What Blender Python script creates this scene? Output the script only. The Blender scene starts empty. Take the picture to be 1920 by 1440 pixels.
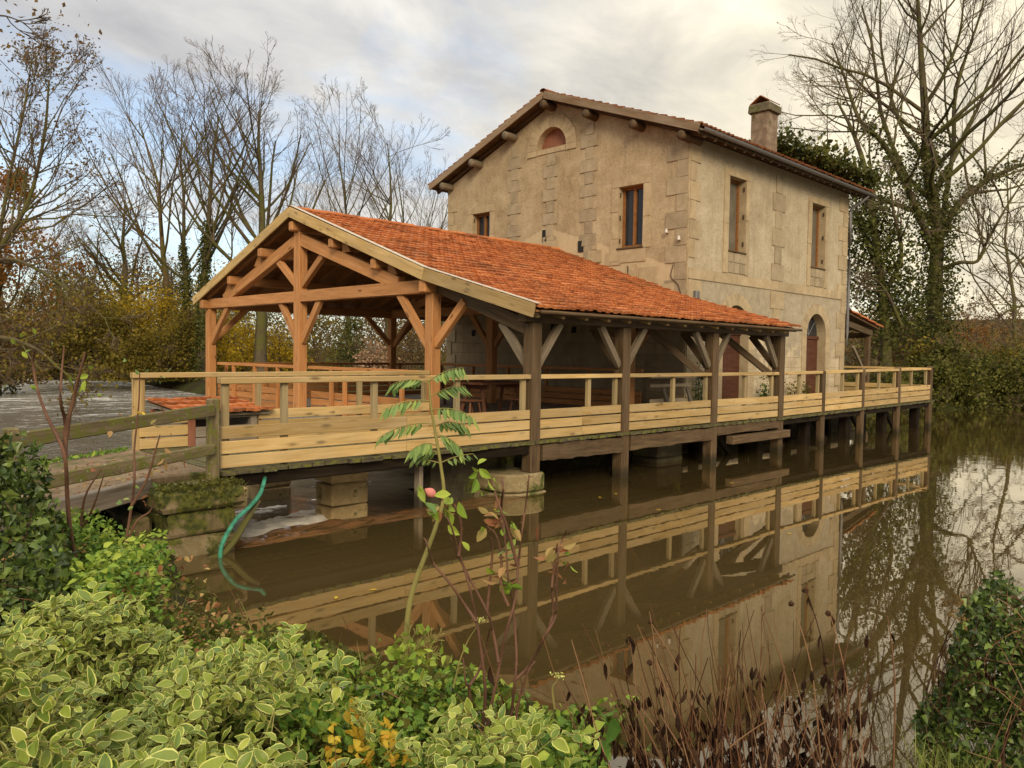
import bpy, bmesh, math, random
import numpy as np
from mathutils import Vector, Matrix
from mathutils.geometry import tessellate_polygon

SC = bpy.context.scene
COL = SC.collection
# ------------------------------------------------------------------ camera
CAM_POS = np.array([0.0, 0.0, 2.1])
FPX = 1477.0
def cam_basis(yaw, pitch, roll):
    f = np.array([math.cos(yaw)*math.cos(pitch), math.sin(yaw)*math.cos(pitch), math.sin(pitch)])
    r = np.array([math.sin(yaw), -math.cos(yaw), 0.0]); u = np.cross(r, f)
    return math.cos(roll)*r + math.sin(roll)*u, -math.sin(roll)*r + math.cos(roll)*u, f
CR, CU, CF = cam_basis(math.radians(45.375), math.radians(-2.155), math.radians(0.877))
cd = bpy.data.cameras.new("camera"); cam = bpy.data.objects.new("camera", cd); COL.objects.link(cam)
cd.sensor_width = 36.0; cd.lens = FPX/1920*36; cd.clip_start = 0.05; cd.clip_end = 2000
cam.matrix_world = Matrix(((CR[0], CU[0], -CF[0], CAM_POS[0]), (CR[1], CU[1], -CF[1], CAM_POS[1]),
                           (CR[2], CU[2], -CF[2], CAM_POS[2]), (0, 0, 0, 1)))
SC.camera = cam
def at3(x, y, d):
    """world point seen at photo pixel (x, y), d metres in front of the camera"""
    return CAM_POS + d*(CF + CR*(x-960)/FPX - CU*(y-720)/FPX)
def ground_at(x, d, z=0.0):
    h = np.array([CF[0], CF[1]]); h /= np.linalg.norm(h); r = np.array([h[1], -h[0]])
    p = d*(h + r*(x-960)/FPX)
    return np.array([p[0], p[1], z])
# ------------------------------------------------------------------ exposure, sun, sky
SC.view_settings.view_transform = 'Standard'; SC.view_settings.look = 'None'
SC.view_settings.gamma = 1.0; SC.view_settings.use_curve_mapping = False
SC.view_settings.exposure = 1.06
SUN_AZ, SUN_EL = math.radians(234), math.radians(27)     # where the soft brightness sits
sl = bpy.data.lights.new("sun", 'SUN'); sun = bpy.data.objects.new("sun", sl); COL.objects.link(sun)
sl.energy = 1.5; sl.angle = math.radians(22); sl.color = (1.0, 0.865, 0.66)
sd = Vector((math.cos(SUN_AZ)*math.cos(SUN_EL), math.sin(SUN_AZ)*math.cos(SUN_EL), math.sin(SUN_EL)))
sun.rotation_euler = sd.to_track_quat('Z', 'Y').to_euler(); sun.location = (0, 0, 60)

W = bpy.data.worlds.new("World"); SC.world = W; W.use_nodes = True
def build_world():
    nt = W.node_tree; N = nt.nodes; L = nt.links; N.clear()
    def n(t, **k):
        x = N.new(t)
        for a, b in k.items(): setattr(x, a, b)
        return x
    def m(op, a, b=None, c=None, clamp=False):
        x = n('ShaderNodeMath', operation=op); x.use_clamp = clamp
        for i, v in enumerate((a, b, c)):
            if v is None: continue
            if isinstance(v, (int, float)): x.inputs[i].default_value = v
            else: L.new(v, x.inputs[i])
        return x.outputs[0]
    def ramp(fac, stops, interp='LINEAR'):
        x = n('ShaderNodeValToRGB'); e = x.color_ramp.elements; x.color_ramp.interpolation = interp
        while len(e) > 1: e.remove(e[-1])
        e[0].position, e[0].color = stops[0][0], (*stops[0][1], 1)
        for p, c in stops[1:]:
            q = e.new(p); q.color = (*c, 1)
        L.new(fac, x.inputs[0]); return x.outputs[0]
    def mix(f, a, b):
        x = n('ShaderNodeMix', data_type='RGBA')
        for s, v in ((x.inputs[0], f), (x.inputs[6], a), (x.inputs[7], b)):
            if isinstance(v, (int, float)): s.default_value = v
            elif isinstance(v, tuple): s.default_value = (*v, 1)
            else: L.new(v, s)
        return x.outputs[2]
    tc = n('ShaderNodeTexCoord'); sep = n('ShaderNodeSeparateXYZ'); L.new(tc.outputs['Generated'], sep.inputs[0])
    X, Y, Z = sep.outputs
    zz = m('ADD', m('MAXIMUM', Z, 0.0), 0.22)
    comb = n('ShaderNodeCombineXYZ'); L.new(m('DIVIDE', X, zz), comb.inputs[0]); L.new(m('DIVIDE', Y, zz), comb.inputs[1])
    def noise(scale, detail, rough, dist=0.0, loc=(0, 0, 0), stretch=(1, 1, 1), rot=0):
        mp = n('ShaderNodeMapping'); mp.inputs['Location'].default_value = loc; mp.inputs['Scale'].default_value = stretch
        mp.inputs['Rotation'].default_value = (0, 0, rot)
        L.new(comb.outputs[0], mp.inputs[0])
        x = n('ShaderNodeTexNoise'); x.inputs['Scale'].default_value = scale; x.inputs['Detail'].default_value = detail
        x.inputs['Roughness'].default_value = rough; x.inputs['Distortion'].default_value = dist
        L.new(mp.outputs[0], x.inputs['Vector']); return x.outputs[0]
    big = noise(0.75, 5, 0.55, 0.3, (3.1, 1.7, 0), (1, 1.5, 1), math.radians(-45))
    fine = noise(2.7, 9, 0.60, 0.35, (0.4, 5.2, 0), (1, 1.45, 1), math.radians(-45))
    shade = m('ADD', m('MULTIPLY', big, 0.5), m('MULTIPLY', fine, 0.5))
    # warm side of the sky: towards the right of the view
    az = math.radians(8)
    warm = m('ADD', m('MULTIPLY', X, math.cos(az)), m('MULTIPLY', Y, math.sin(az)))
    warm = m('MULTIPLY', m('SUBTRACT', warm, 0.70), 3.4, clamp=True)
    grey = ramp(shade, [(0.33, (2.35, 2.36, 2.45)), (0.44, (3.1, 3.08, 3.1)), (0.52, (3.75, 3.68, 3.52)), (0.60, (4.55, 4.4, 4.1)), (0.70, (5.6, 5.3, 4.8))])
    gold = ramp(shade, [(0.33, (3.1, 2.85, 2.3)), (0.46, (4.4, 3.95, 2.95)), (0.56, (5.7, 5.0, 3.6)), (0.70, (7.2, 6.4, 4.6))])
    cloud = mix(warm, grey, gold)
    # brighter towards the zenith, as an overcast sky is
    zen = m('ADD', 1.0, m('MULTIPLY', m('SUBTRACT', Z, 0.45, clamp=True), 3.3))
    vm = n('ShaderNodeVectorMath', operation='SCALE'); L.new(cloud, vm.inputs[0]); L.new(zen, vm.inputs['Scale'])
    sky = n('ShaderNodeTexSky'); sky.sky_type = 'NISHITA'; sky.sun_disc = False
    sky.sun_elevation = SUN_EL; sky.sun_rotation = math.pi/2 - SUN_AZ
    sky.air_density = 1.0; sky.dust_density = 1.5
    gap = noise(1.15, 6, 0.55, 0.4, (7.3, 2.2, 0), (1, 1.6, 1), math.radians(-45))
    # thin places in the cloud, more of them low on the left
    leftish = m('MULTIPLY', m('SUBTRACT', m('MULTIPLY', Y, 1.0), 0.45), 0.22, clamp=True)
    low = m('MULTIPLY', m('SUBTRACT', 0.42, Z), 0.5, clamp=True)
    hole = m('MULTIPLY', m('SUBTRACT', m('ADD', gap, m('ADD', leftish, m('MULTIPLY', low, m('MULTIPLY', leftish, 14.0)))), 0.655), 5.0, clamp=True)
    skyb = n('ShaderNodeVectorMath', operation='SCALE'); L.new(sky.outputs[0], skyb.inputs[0]); skyb.inputs['Scale'].default_value = 1.0
    col = mix(m('MULTIPLY', hole, 0.7), vm.outputs[0], skyb.outputs[0])
    bg = n('ShaderNodeBackground'); bg.inputs['Strength'].default_value = 0.1; L.new(col, bg.inputs[0])
    out = n('ShaderNodeOutputWorld'); L.new(bg.outputs[0], out.inputs[0])
build_world()

rng = np.random.default_rng(7); random.seed(7)
# ------------------------------------------------------------------ object helpers
WM = {}
def link(o, parent=None, world=None):
    COL.objects.link(o); world = world or Matrix.Identity(4)
    WM[o] = world.copy()
    if parent is not None:
        o.parent = parent; o.matrix_basis = WM[parent].inverted() @ world
    else: o.matrix_basis = world
    return o
def tag(o, label=None, cat=None, group=None, kind=None):
    for k, v in (('label', label), ('category', cat), ('group', group), ('kind', kind)):
        if v: o[k] = v
    return o
def thing(name, loc, label, cat, group=None):
    o = bpy.data.objects.new(name, None); o.empty_display_size = 0.2
    link(o, None, Matrix.Translation(Vector(loc))); return tag(o, label, cat, group)
def mats(me, m):
    for x in (m if isinstance(m, (list, tuple)) else [m]): me.materials.append(x)
def from_bm(name, bm, m, parent=None, world=None, smooth=False):
    me = bpy.data.meshes.new(name); bm.normal_update(); bm.to_mesh(me); bm.free(); mats(me, m)
    me.polygons.foreach_set('use_smooth', [bool(smooth)]*len(me.polygons))
    return link(bpy.data.objects.new(name, me), parent, world)
def from_np(name, V, F, m, parent=None, world=None, smooth=False, mi=None):
    """V (n,3); F (k,3|4) array or list of arrays; world-space vertices unless a world matrix is given.
    With a parent and no matrix the mesh sits at the parent's origin."""
    V = np.asarray(V, np.float64)
    Fs = F if isinstance(F, list) else [F]
    Fs = [np.asarray(f, np.int32) for f in Fs if len(f)]
    if world is None:
        world = WM[parent].copy() if parent is not None else Matrix.Identity(4)
        if parent is not None:
            M = np.array(world.inverted()); V = V @ M[:3, :3].T + M[:3, 3]
    me = bpy.data.meshes.new(name)
    me.vertices.add(len(V)); me.vertices.foreach_set('co', V.ravel())
    nl = sum(f.size for f in Fs); npoly = sum(len(f) for f in Fs)
    me.loops.add(nl); me.loops.foreach_set('vertex_index', np.concatenate([f.ravel() for f in Fs]))
    me.polygons.add(npoly)
    tot = np.concatenate([np.full(len(f), f.shape[1], np.int32) for f in Fs])
    me.polygons.foreach_set('loop_start', np.concatenate([[0], np.cumsum(tot)[:-1]]).astype(np.int32))
    me.polygons.foreach_set('use_smooth', np.full(npoly, bool(smooth)))
    mats(me, m)
    if mi is not None: me.polygons.foreach_set('material_index', np.asarray(mi, np.int32))
    me.update(calc_edges=True); me.validate()
    return link(bpy.data.objects.new(name, me), parent, world)
def box_bm(bm, c, s, M=None):
    r = bmesh.ops.create_cube(bm, size=1.0)['verts']
    for v in r:
        v.co = Vector((v.co.x*s[0]+c[0], v.co.y*s[1]+c[1], v.co.z*s[2]+c[2]))
        if M is not None: v.co = M @ v.co
    return r
def box(name, lo, hi, m, parent=None, bev=0.006, jit=0.0):
    """axis box lo..hi (world), local axes through its centre, long side along local x"""
    lo, hi = Vector(lo), Vector(hi); c = (lo+hi)/2; s = hi-lo
    ax = max(range(3), key=lambda i: s[i])
    R = [Matrix.Identity(3), Matrix(((0, 1, 0), (1, 0, 0), (0, 0, -1))).transposed(), Matrix(((0, 0, 1), (0, 1, 0), (-1, 0, 0))).transposed()][ax]
    if ax == 1: R = Matrix(((0, -1, 0), (1, 0, 0), (0, 0, 1)))
    if ax == 2: R = Matrix(((0, 0, -1), (0, 1, 0), (1, 0, 0)))
    d = [(s[0], s[1], s[2]), (s[1], s[0], s[2]), (s[2], s[1], s[0])][ax]
    bm = bmesh.new(); box_bm(bm, (0, 0, 0), d)
    if bev: bmesh.ops.bevel(bm, geom=bm.edges[:], offset=min(bev, min(d)*0.25), segments=1, affect='EDGES')
    if jit: rough_bm(bm, jit)
    return from_bm(name, bm, m, parent, Matrix.Translation(c) @ R.to_4x4())
def rough_bm(bm, a):
    for v in bm.verts: v.co += Vector((random.uniform(-a, a), random.uniform(-a, a), random.uniform(-a, a)))
def beam(name, p0, p1, w, h, m, parent=None, bev=0.008, up=(0, 0, 1), cuts=0, jit=0.0):
    p0, p1 = Vector(p0), Vector(p1); d = p1-p0; L = d.length; x = d.normalized(); u = Vector(up)
    if abs(x.dot(u)) > 0.98: u = Vector((0, 1, 0))
    y = u.cross(x).normalized(); z = x.cross(y)
    M = Matrix.Translation((p0+p1)/2) @ Matrix((x, y, z)).transposed().to_4x4()
    bm = bmesh.new(); box_bm(bm, (0, 0, 0), (L, w, h))
    if cuts:
        e = [e for e in bm.edges if abs((e.verts[0].co-e.verts[1].co).x) > L*0.9]
        bmesh.ops.subdivide_edges(bm, edges=e, cuts=cuts)
    elif bev: bmesh.ops.bevel(bm, geom=bm.edges[:], offset=min(bev, min(w, h)*0.25), segments=1, affect='EDGES')
    if jit: rough_bm(bm, jit)
    return from_bm(name, bm, m, parent, M)
def multi_box(name, boxes, m, parent=None, bev=0.0, jit=0.0):
    """many small boxes (lo, hi) as one mesh (the boards of one deck, the blocks of one course)"""
    V, F = [], []
    cub = np.array([[0,0,0],[1,0,0],[1,1,0],[0,1,0],[0,0,1],[1,0,1],[1,1,1],[0,1,1]], float)
    fc = np.array([[0,3,2,1],[4,5,6,7],[0,1,5,4],[1,2,6,5],[2,3,7,6],[3,0,4,7]])
    for i, (lo, hi) in enumerate(boxes):
        lo, hi = np.array(lo, float), np.array(hi, float)
        v = lo + cub*(hi-lo)
        if jit: v = v + rng.uniform(-jit, jit, v.shape)
        V.append(v); F.append(fc+8*i)
    return from_np(name, np.concatenate(V), np.concatenate(F), m, parent)
def tubes(polys, sides=5):
    """list of (pts (B,n,3), rad (B,n)) -> V, F"""
    Vs, Fs, off = [], [], 0
    for P, R in polys:
        P = np.asarray(P, float); R = np.asarray(R, float)
        if P.ndim == 2:
            if len(R) != len(P): R = np.interp(np.linspace(0, 1, len(P)), np.linspace(0, 1, len(R)), R)
            P, R = P[None], R[None]
        B, n, _ = P.shape
        T = np.gradient(P, axis=1); T /= np.linalg.norm(T, axis=2, keepdims=True)+1e-9
        ref = np.where(np.abs(T[:, :1, 2:3]) > 0.9, np.array([[[1., 0, 0]]]), np.array([[[0, 0, 1.]]]))
        A = np.cross(T, np.broadcast_to(ref, T.shape)); A /= np.linalg.norm(A, axis=2, keepdims=True)+1e-9
        Bn = np.cross(T, A)
        th = np.arange(sides)*2*np.pi/sides
        ring = P[:, :, None] + R[:, :, None, None]*(A[:, :, None]*np.cos(th)[None, None, :, None] + Bn[:, :, None]*np.sin(th)[None, None, :, None])
        idx = np.arange(B*n*sides).reshape(B, n, sides)+off
        a = idx[:, :-1]; b = idx[:, 1:]
        f = np.stack([a, np.roll(a, -1, 2), np.roll(b, -1, 2), b], -1).reshape(-1, 4)
        Vs.append(ring.reshape(-1, 3)); Fs.append(f); off += B*n*sides
    return np.concatenate(Vs), np.concatenate(Fs)
def smooth_path(pts, k=6):
    """Catmull-Rom through points (n,3)"""
    P = np.asarray(pts, float); P = np.vstack([2*P[0]-P[1], P, 2*P[-1]-P[-2]]); out = []
    for i in range(1, len(P)-2):
        for t in np.linspace(0, 1, k, endpoint=False):
            a, b, c, d = P[i-1:i+3]
            out.append(0.5*((2*b)+(c-a)*t+(2*a-5*b+4*c-d)*t*t+(3*b-a-3*c+d)*t**3))
    out.append(P[-2]); return np.array(out)
def tube(name, pts, r0, r1, m, parent=None, sides=8, k=5):
    P = smooth_path(pts, k) if k else np.asarray(pts, float)
    V, F = tubes([(P, np.linspace(r0, r1, len(P)))], sides)
    caps = []
    n = len(P)
    V = np.vstack([V, P[0], P[-1]])
    c = len(V)-2
    caps = [[c, (j+1) % sides, j] for j in range(sides)] + [[c+1, (n-1)*sides+j, (n-1)*sides+(j+1) % sides] for j in range(sides)]
    return from_np(name, V, [F, np.array(caps)], m, parent, smooth=True)
def wall_mesh(name, O, U, V, N, outer, holes, depth, m, parent=None):
    """flat wall in the plane O+u*U+v*V with openings; reveals go -N*depth. m = [wall, reveal]"""
    O, U, V, N = (Vector(x) for x in (O, U, V, N))
    loops = [outer]+holes; pts = [p for l in loops for p in l]
    tri = tessellate_polygon([[Vector((a, b, 0)) for a, b in l] for l in loops])
    bm = bmesh.new(); vs = [bm.verts.new(O+U*a+V*b) for a, b in pts]
    for t in tri:
        try:
            f = bm.faces.new([vs[i] for i in t]); f.normal_update()
            if f.normal.dot(N) < 0: f.normal_flip()
        except ValueError: pass
    o = len(outer)
    for h in holes:
        ring = vs[o:o+len(h)]; inn = [bm.verts.new(v.co - N*depth) for v in ring]
        for i in range(len(h)):
            j = (i+1) % len(h)
            f = bm.faces.new((ring[i], ring[j], inn[j], inn[i])); f.material_index = 1
            f.normal_update()
            c = sum(((Vector((a, b, 0))) for a, b in h), Vector())/len(h)
            cc = O+U*c.x+V*c.y
            if f.normal.dot(cc-f.calc_center_median()) < 0: f.normal_flip()
        o += len(h)
    world = WM[parent].copy() if parent is not None else None
    if world is not None:
        inv = world.inverted()
        for v in bm.verts: v.co = inv @ v.co
    return from_bm(name, bm, m, parent, world)
def prism(name, pts, O, U, V, N, t, m, parent=None, bev=0):
    """polygon pts (u,v) in a plane, thickness t along N"""
    O, U, V, N = (Vector(x) for x in (O, U, V, N))
    bm = bmesh.new(); a = [bm.verts.new(O+U*x+V*y) for x, y in pts]; b = [bm.verts.new(v.co+N*t) for v in a]
    bm.faces.new(a); bm.faces.new(b[::-1])
    for i in range(len(a)):
        j = (i+1) % len(a); bm.faces.new((a[j], a[i], b[i], b[j]))
    bmesh.ops.recalc_face_normals(bm, faces=bm.faces[:])
    if bev: bmesh.ops.bevel(bm, geom=bm.edges[:], offset=bev, segments=1, affect='EDGES')
    world = WM[parent].copy() if parent is not None else None
    if world is not None:
        inv = world.inverted()
        for v in bm.verts: v.co = inv @ v.co
    return from_bm(name, bm, m, parent, world)
# ------------------------------------------------------------------ materials
class MB:
    """small node-tree builder"""
    def __init__(s, name):
        s.m = bpy.data.materials.new(name); s.m.use_nodes = True; s.t = s.m.node_tree; s.N = s.t.nodes; s.L = s.t.links
        s.N.clear(); s.out = s.N.new('ShaderNodeOutputMaterial')
    def n(s, t, **k):
        x = s.N.new(t)
        for a, b in k.items(): setattr(x, a, b)
        return x
    def put(s, sock, v):
        if isinstance(v, (int, float)): sock.default_value = v
        elif isinstance(v, (tuple, list)): sock.default_value = (*v, 1) if len(sock.default_value) == 4 and len(v) == 3 else v
        else: s.L.new(v, sock)
    def coord(s, kind='Object', scale=(1, 1, 1), loc=(0, 0, 0), rnd=False, rot=(0, 0, 0)):
        tc = s.n('ShaderNodeTexCoord'); v = tc.outputs[kind]
        if rnd:
            oi = s.n('ShaderNodeObjectInfo'); sc = s.n('ShaderNodeVectorMath', operation='SCALE')
            sc.inputs[0].default_value = (37.0, 11.0, 23.0); s.L.new(oi.outputs['Random'], sc.inputs['Scale'])
            ad = s.n('ShaderNodeVectorMath', operation='ADD'); s.L.new(v, ad.inputs[0]); s.L.new(sc.outputs[0], ad.inputs[1]); v = ad.outputs[0]
        mp = s.n('ShaderNodeMapping'); mp.inputs['Scale'].default_value = scale; mp.inputs['Location'].default_value = loc; mp.inputs['Rotation'].default_value = rot
        s.L.new(v, mp.inputs[0]); return mp.outputs[0]
    def noise(s, v, scale=5, detail=5, rough=0.55, dist=0.0):
        x = s.n('ShaderNodeTexNoise'); s.put(x.inputs['Scale'], scale); s.put(x.inputs['Detail'], detail)
        s.put(x.inputs['Roughness'], rough); s.put(x.inputs['Distortion'], dist); s.L.new(v, x.inputs['Vector']); return x.outputs[0]
    def voro(s, v, scale=5, feature='F1', out='Distance', rnd=1.0):
        x = s.n('ShaderNodeTexVoronoi', feature=feature); s.put(x.inputs['Scale'], scale); s.put(x.inputs['Randomness'], rnd)
        s.L.new(v, x.inputs['Vector']); return x.outputs[out]
    def math(s, op, a, b=None, c=None, clamp=False):
        x = s.n('ShaderNodeMath', operation=op); x.use_clamp = clamp
        for i, v in enumerate((a, b, c)):
            if v is not None: s.put(x.inputs[i], v)
        return x.outputs[0]
    def ramp(s, f, stops):
        x = s.n('ShaderNodeValToRGB'); e = x.color_ramp.elements
        while len(e) > 1: e.remove(e[-1])
        c3 = lambda c: (c, c, c, 1) if isinstance(c, (int, float)) else (*c, 1)
        e[0].position, e[0].color = stops[0][0], c3(stops[0][1])
        for p, c in stops[1:]: e.new(p).color = c3(c)
        s.L.new(f, x.inputs[0]); return x.outputs[0]
    def mix(s, f, a, b, blend='MIX'):
        x = s.n('ShaderNodeMix', data_type='RGBA', blend_type=blend)
        s.put(x.inputs[0], f); s.put(x.inputs[6], a); s.put(x.inputs[7], b); return x.outputs[2]
    def sep(s, v):
        x = s.n('ShaderNodeSeparateXYZ'); s.L.new(v, x.inputs[0]); return x.outputs
    def island(s): return s.n('ShaderNodeNewGeometry').outputs['Random Per Island']
    def objrnd(s): return s.n('ShaderNodeObjectInfo').outputs['Random']
    def bump(s, h, strength=0.3, dist=0.02):
        x = s.n('ShaderNodeBump'); x.inputs['Strength'].default_value = strength; x.inputs['Distance'].default_value = dist
        s.L.new(h, x.inputs['Height']); return x.outputs[0]
    def done(s, col, rough=0.7, nrm=None, spec=0.4, metal=0.0, trans=None, ior=None):
        p = s.n('ShaderNodeBsdfPrincipled'); s.put(p.inputs['Base Color'], col); s.put(p.inputs['Roughness'], rough)
        p.inputs['Specular IOR Level'].default_value = spec; p.inputs['Metallic'].default_value = metal
        if ior: p.inputs['IOR'].default_value = ior
        if nrm is not None: s.L.new(nrm, p.inputs['Normal'])
        sh = p.outputs[0]
        if trans:
            t = s.n('ShaderNodeBsdfTranslucent'); s.put(t.inputs[0], col); mx = s.n('ShaderNodeMixShader')
            mx.inputs[0].default_value = trans; s.L.new(sh, mx.inputs[1]); s.L.new(t.outputs[0], mx.inputs[2]); sh = mx.outputs[0]
        s.L.new(sh, s.out.inputs[0]); return s.m

def wood(name, dark, mid, light, knots=0.0, rough=0.65, grey=None, greyamt=0.0, moss=0.0, bumps=0.25, var=0.25, crack=0.0, spec=0.12):
    b = MB(name)
    v1 = b.coord('Object', (0.9, 9, 9), rnd=True); v2 = b.coord('Object', (1.6, 38, 38), rnd=True)
    g = b.noise(v1, 1.6, 5, 0.6, 0.6); f = b.noise(v2, 1.0, 4, 0.6, 0.2)
    t = b.math('ADD', b.math('MULTIPLY', g, 0.6), b.math('MULTIPLY', f, 0.4))
    col = b.ramp(t, [(0.30, dark), (0.47, mid), (0.66, light)])
    col = b.mix(1.0, col, b.ramp(b.objrnd(), [(0.0, 1-var), (1.0, 1+var*0.4)]), 'MULTIPLY')
    if knots:
        kv = b.coord('Object', (3.0, 9.5, 9.5), rnd=True)
        k = b.voro(kv, 1.0)
        ring = b.ramp(k, [(0.0, 1.0), (0.12, 0.95), (0.20, 0.40), (0.32, 0.0)])
        sel = b.math('GREATER_THAN', b.sep(b.voro(kv, 1.0, out='Color'))[0], 1-knots)
        col = b.mix(b.math('MULTIPLY', b.math('MULTIPLY', ring, sel), 0.8), col, tuple(x*0.32 for x in dark))
    if greyamt:
        w = b.noise(b.coord('Object', (0.7, 2.5, 2.5), rnd=True), 1.8, 6, 0.6)
        col = b.mix(b.math('MULTIPLY', b.ramp(w, [(0.38, 0.0), (0.62, 1.0)]), greyamt), col, grey)
    if crack:
        c = b.noise(b.coord('Object', (0.5, 30, 30), rnd=True), 1.3, 3, 0.5, 0.3)
        col = b.mix(b.math('MULTIPLY', b.ramp(c, [(0.30, 1.0), (0.40, 0.0)]), crack), col, tuple(x*0.25 for x in dark))
    if moss:
        w = b.noise(b.coord('Object', (5, 9, 9), rnd=True), 2.2, 7, 0.65)
        col = b.mix(b.ramp(w, [(0.60-moss*0.25, 0.0), (0.68-moss*0.2, 1.0)]), col, (0.11, 0.105, 0.022))
        w2 = b.noise(b.coord('Object', (9, 16, 16), loc=(4, 2, 9), rnd=True), 3.2, 4, 0.6)
        col = b.mix(b.ramp(w2, [(0.66, 0.0), (0.70, 0.9)]), col, (0.42, 0.42, 0.30))
    if crack:   # waterline: timber standing in the pond is soaked and slimy near the surface
        z = b.sep(b.n('ShaderNodeNewGeometry').outputs['Position'])[2]
        zz = b.math('ADD', z, b.math('MULTIPLY', b.math('SUBTRACT', b.noise(b.coord('Object', (2, 6, 6), rnd=True), 2.0, 4, 0.6), 0.5), 0.35))
        col = b.mix(b.ramp(zz, [(0.10, 0.85), (0.24, 0.0)]), col, (0.022, 0.018, 0.008))
    return b.done(col, rough, b.bump(t, bumps, 0.01), spec)

M = {}
M['pine'] = wood('treated_pine', (0.27, 0.16, 0.055), (0.43, 0.275, 0.10), (0.55, 0.375, 0.165), knots=0.5, grey=(0.34, 0.265, 0.15), greyamt=0.35, var=0.32)
M['pine_grey'] = wood('aged_pine', (0.19, 0.13, 0.055), (0.31, 0.215, 0.09), (0.40, 0.29, 0.14), knots=0.4, grey=(0.22, 0.19, 0.12), greyamt=0.5)
M['orange'] = wood('orange_larch', (0.28, 0.125, 0.042), (0.42, 0.19, 0.068), (0.52, 0.255, 0.10), knots=0.15)
M['orange_plank'] = wood('orange_boards', (0.27, 0.12, 0.036), (0.40, 0.17, 0.055), (0.50, 0.23, 0.085), knots=0.25)
M['sheath'] = wood('roof_boards', (0.17, 0.075, 0.025), (0.26, 0.12, 0.042), (0.34, 0.165, 0.06), knots=0.1)
M['dark'] = wood('weathered_oak', (0.034, 0.020, 0.009), (0.080, 0.048, 0.022), (0.145, 0.092, 0.045), grey=(0.115, 0.078, 0.044), greyamt=0.45, bumps=0.6, crack=0.7)
M['grey_brace'] = wood('silvered_oak', (0.075, 0.052, 0.030), (0.15, 0.11, 0.066), (0.24, 0.185, 0.12), grey=(0.20, 0.16, 0.11), greyamt=0.6, bumps=0.6, crack=0.6)
M['barge'] = wood('weathered_fascia', (0.12, 0.07, 0.035), (0.215, 0.135, 0.07), (0.30, 0.20, 0.11), grey=(0.26, 0.20, 0.14), greyamt=0.6, bumps=0.5, crack=0.5)
M['mossy'] = wood('mossy_wood', (0.06, 0.042, 0.022), (0.12, 0.088, 0.045), (0.20, 0.15, 0.08), moss=0.55, bumps=0.6, crack=0.5)
M['greyplank'] = wood('grey_planks', (0.11, 0.08, 0.05), (0.19, 0.145, 0.095), (0.28, 0.22, 0.15), grey=(0.25, 0.22, 0.18), greyamt=0.6, bumps=0.6, crack=0.6)
M['black'] = wood('tarred_beam', (0.008, 0.006, 0.004), (0.016, 0.011, 0.007), (0.032, 0.022, 0.013), bumps=0.5, spec=0.03)
M['deck'] = wood('deck_boards', (0.13, 0.095, 0.06), (0.22, 0.165, 0.105), (0.31, 0.24, 0.155), grey=(0.26, 0.215, 0.15), greyamt=0.6, bumps=0.5)
M['deckedge'] = wood('mossy_deck_ends', (0.04, 0.032, 0.02), (0.075, 0.06, 0.035), (0.13, 0.105, 0.06), moss=0.5, bumps=0.5)
M['joinery'] = wood('varnished_frame', (0.13, 0.052, 0.016), (0.215, 0.09, 0.026), (0.29, 0.13, 0.045))
M['door'] = wood('brown_door', (0.055, 0.020, 0.010), (0.085, 0.032, 0.017), (0.12, 0.05, 0.028))
M['redwood'] = wood('red_brown_boards', (0.20, 0.075, 0.04), (0.28, 0.11, 0.06), (0.35, 0.15, 0.085))
M['furn'] = wood('bench_wood', (0.09, 0.035, 0.018), (0.15, 0.062, 0.03), (0.22, 0.10, 0.05))
M['furn_pale'] = wood('pale_table_wood', (0.26, 0.19, 0.11), (0.38, 0.29, 0.18), (0.48, 0.38, 0.25))

def stone_mat(name, cols, moss=0.0, wet=0.0, scale=3.0, joints=None, rndamt=0.25, rough=0.9):
    b = MB(name); v = b.coord('Object')
    a = b.noise(v, scale, 8, 0.62, 0.4); f = b.noise(v, scale*9, 6, 0.65)
    t = b.math('ADD', b.math('MULTIPLY', a, 0.65), b.math('MULTIPLY', f, 0.35))
    col = b.ramp(t, [(0.30, cols[0]), (0.5, cols[1]), (0.68, cols[2])])
    col = b.mix(1.0, col, b.ramp(b.island(), [(0, 1-rndamt), (1, 1+rndamt*0.4)]), 'MULTIPLY')
    if moss:
        w = b.noise(v, 2.6, 7, 0.65, 0.3)
        mcol = b.ramp(b.noise(v, 14, 3, 0.5), [(0.35, (0.035, 0.04, 0.008)), (0.65, (0.11, 0.105, 0.018))])
        col = b.mix(b.ramp(w, [(0.62-moss*0.3, 0.0), (0.70-moss*0.3, 1.0)]), col, mcol)
    sp = b.ramp(b.voro(v, 26), [(0.10, 1.0), (0.17, 0.0)])
    col = b.mix(b.math('MULTIPLY', sp, 0.35), col, tuple(x*0.45 for x in cols[0]))
    return b.done(col, rough, b.bump(t, 0.55, 0.02), 0.25)
M['quoin'] = stone_mat('limestone', ((0.27, 0.195, 0.105), (0.375, 0.28, 0.158), (0.46, 0.355, 0.215)), rndamt=0.15)
M['quoin_grey'] = stone_mat('grey_limestone', ((0.225, 0.17, 0.098), (0.315, 0.243, 0.147), (0.40, 0.315, 0.20)), rndamt=0.18)
M['pier'] = stone_mat('pier_stone', ((0.20, 0.13, 0.055), (0.40, 0.275, 0.12), (0.55, 0.41, 0.20)), moss=0.12, scale=2.0)
M['abut'] = stone_mat('mossy_stone', ((0.085, 0.06, 0.028), (0.17, 0.12, 0.055), (0.30, 0.22, 0.12)), moss=0.55, scale=2.0)
M['footing'] = stone_mat('lichen_stone', ((0.11, 0.08, 0.035), (0.215, 0.16, 0.075), (0.36, 0.285, 0.15)), moss=0.35, scale=3)
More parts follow.
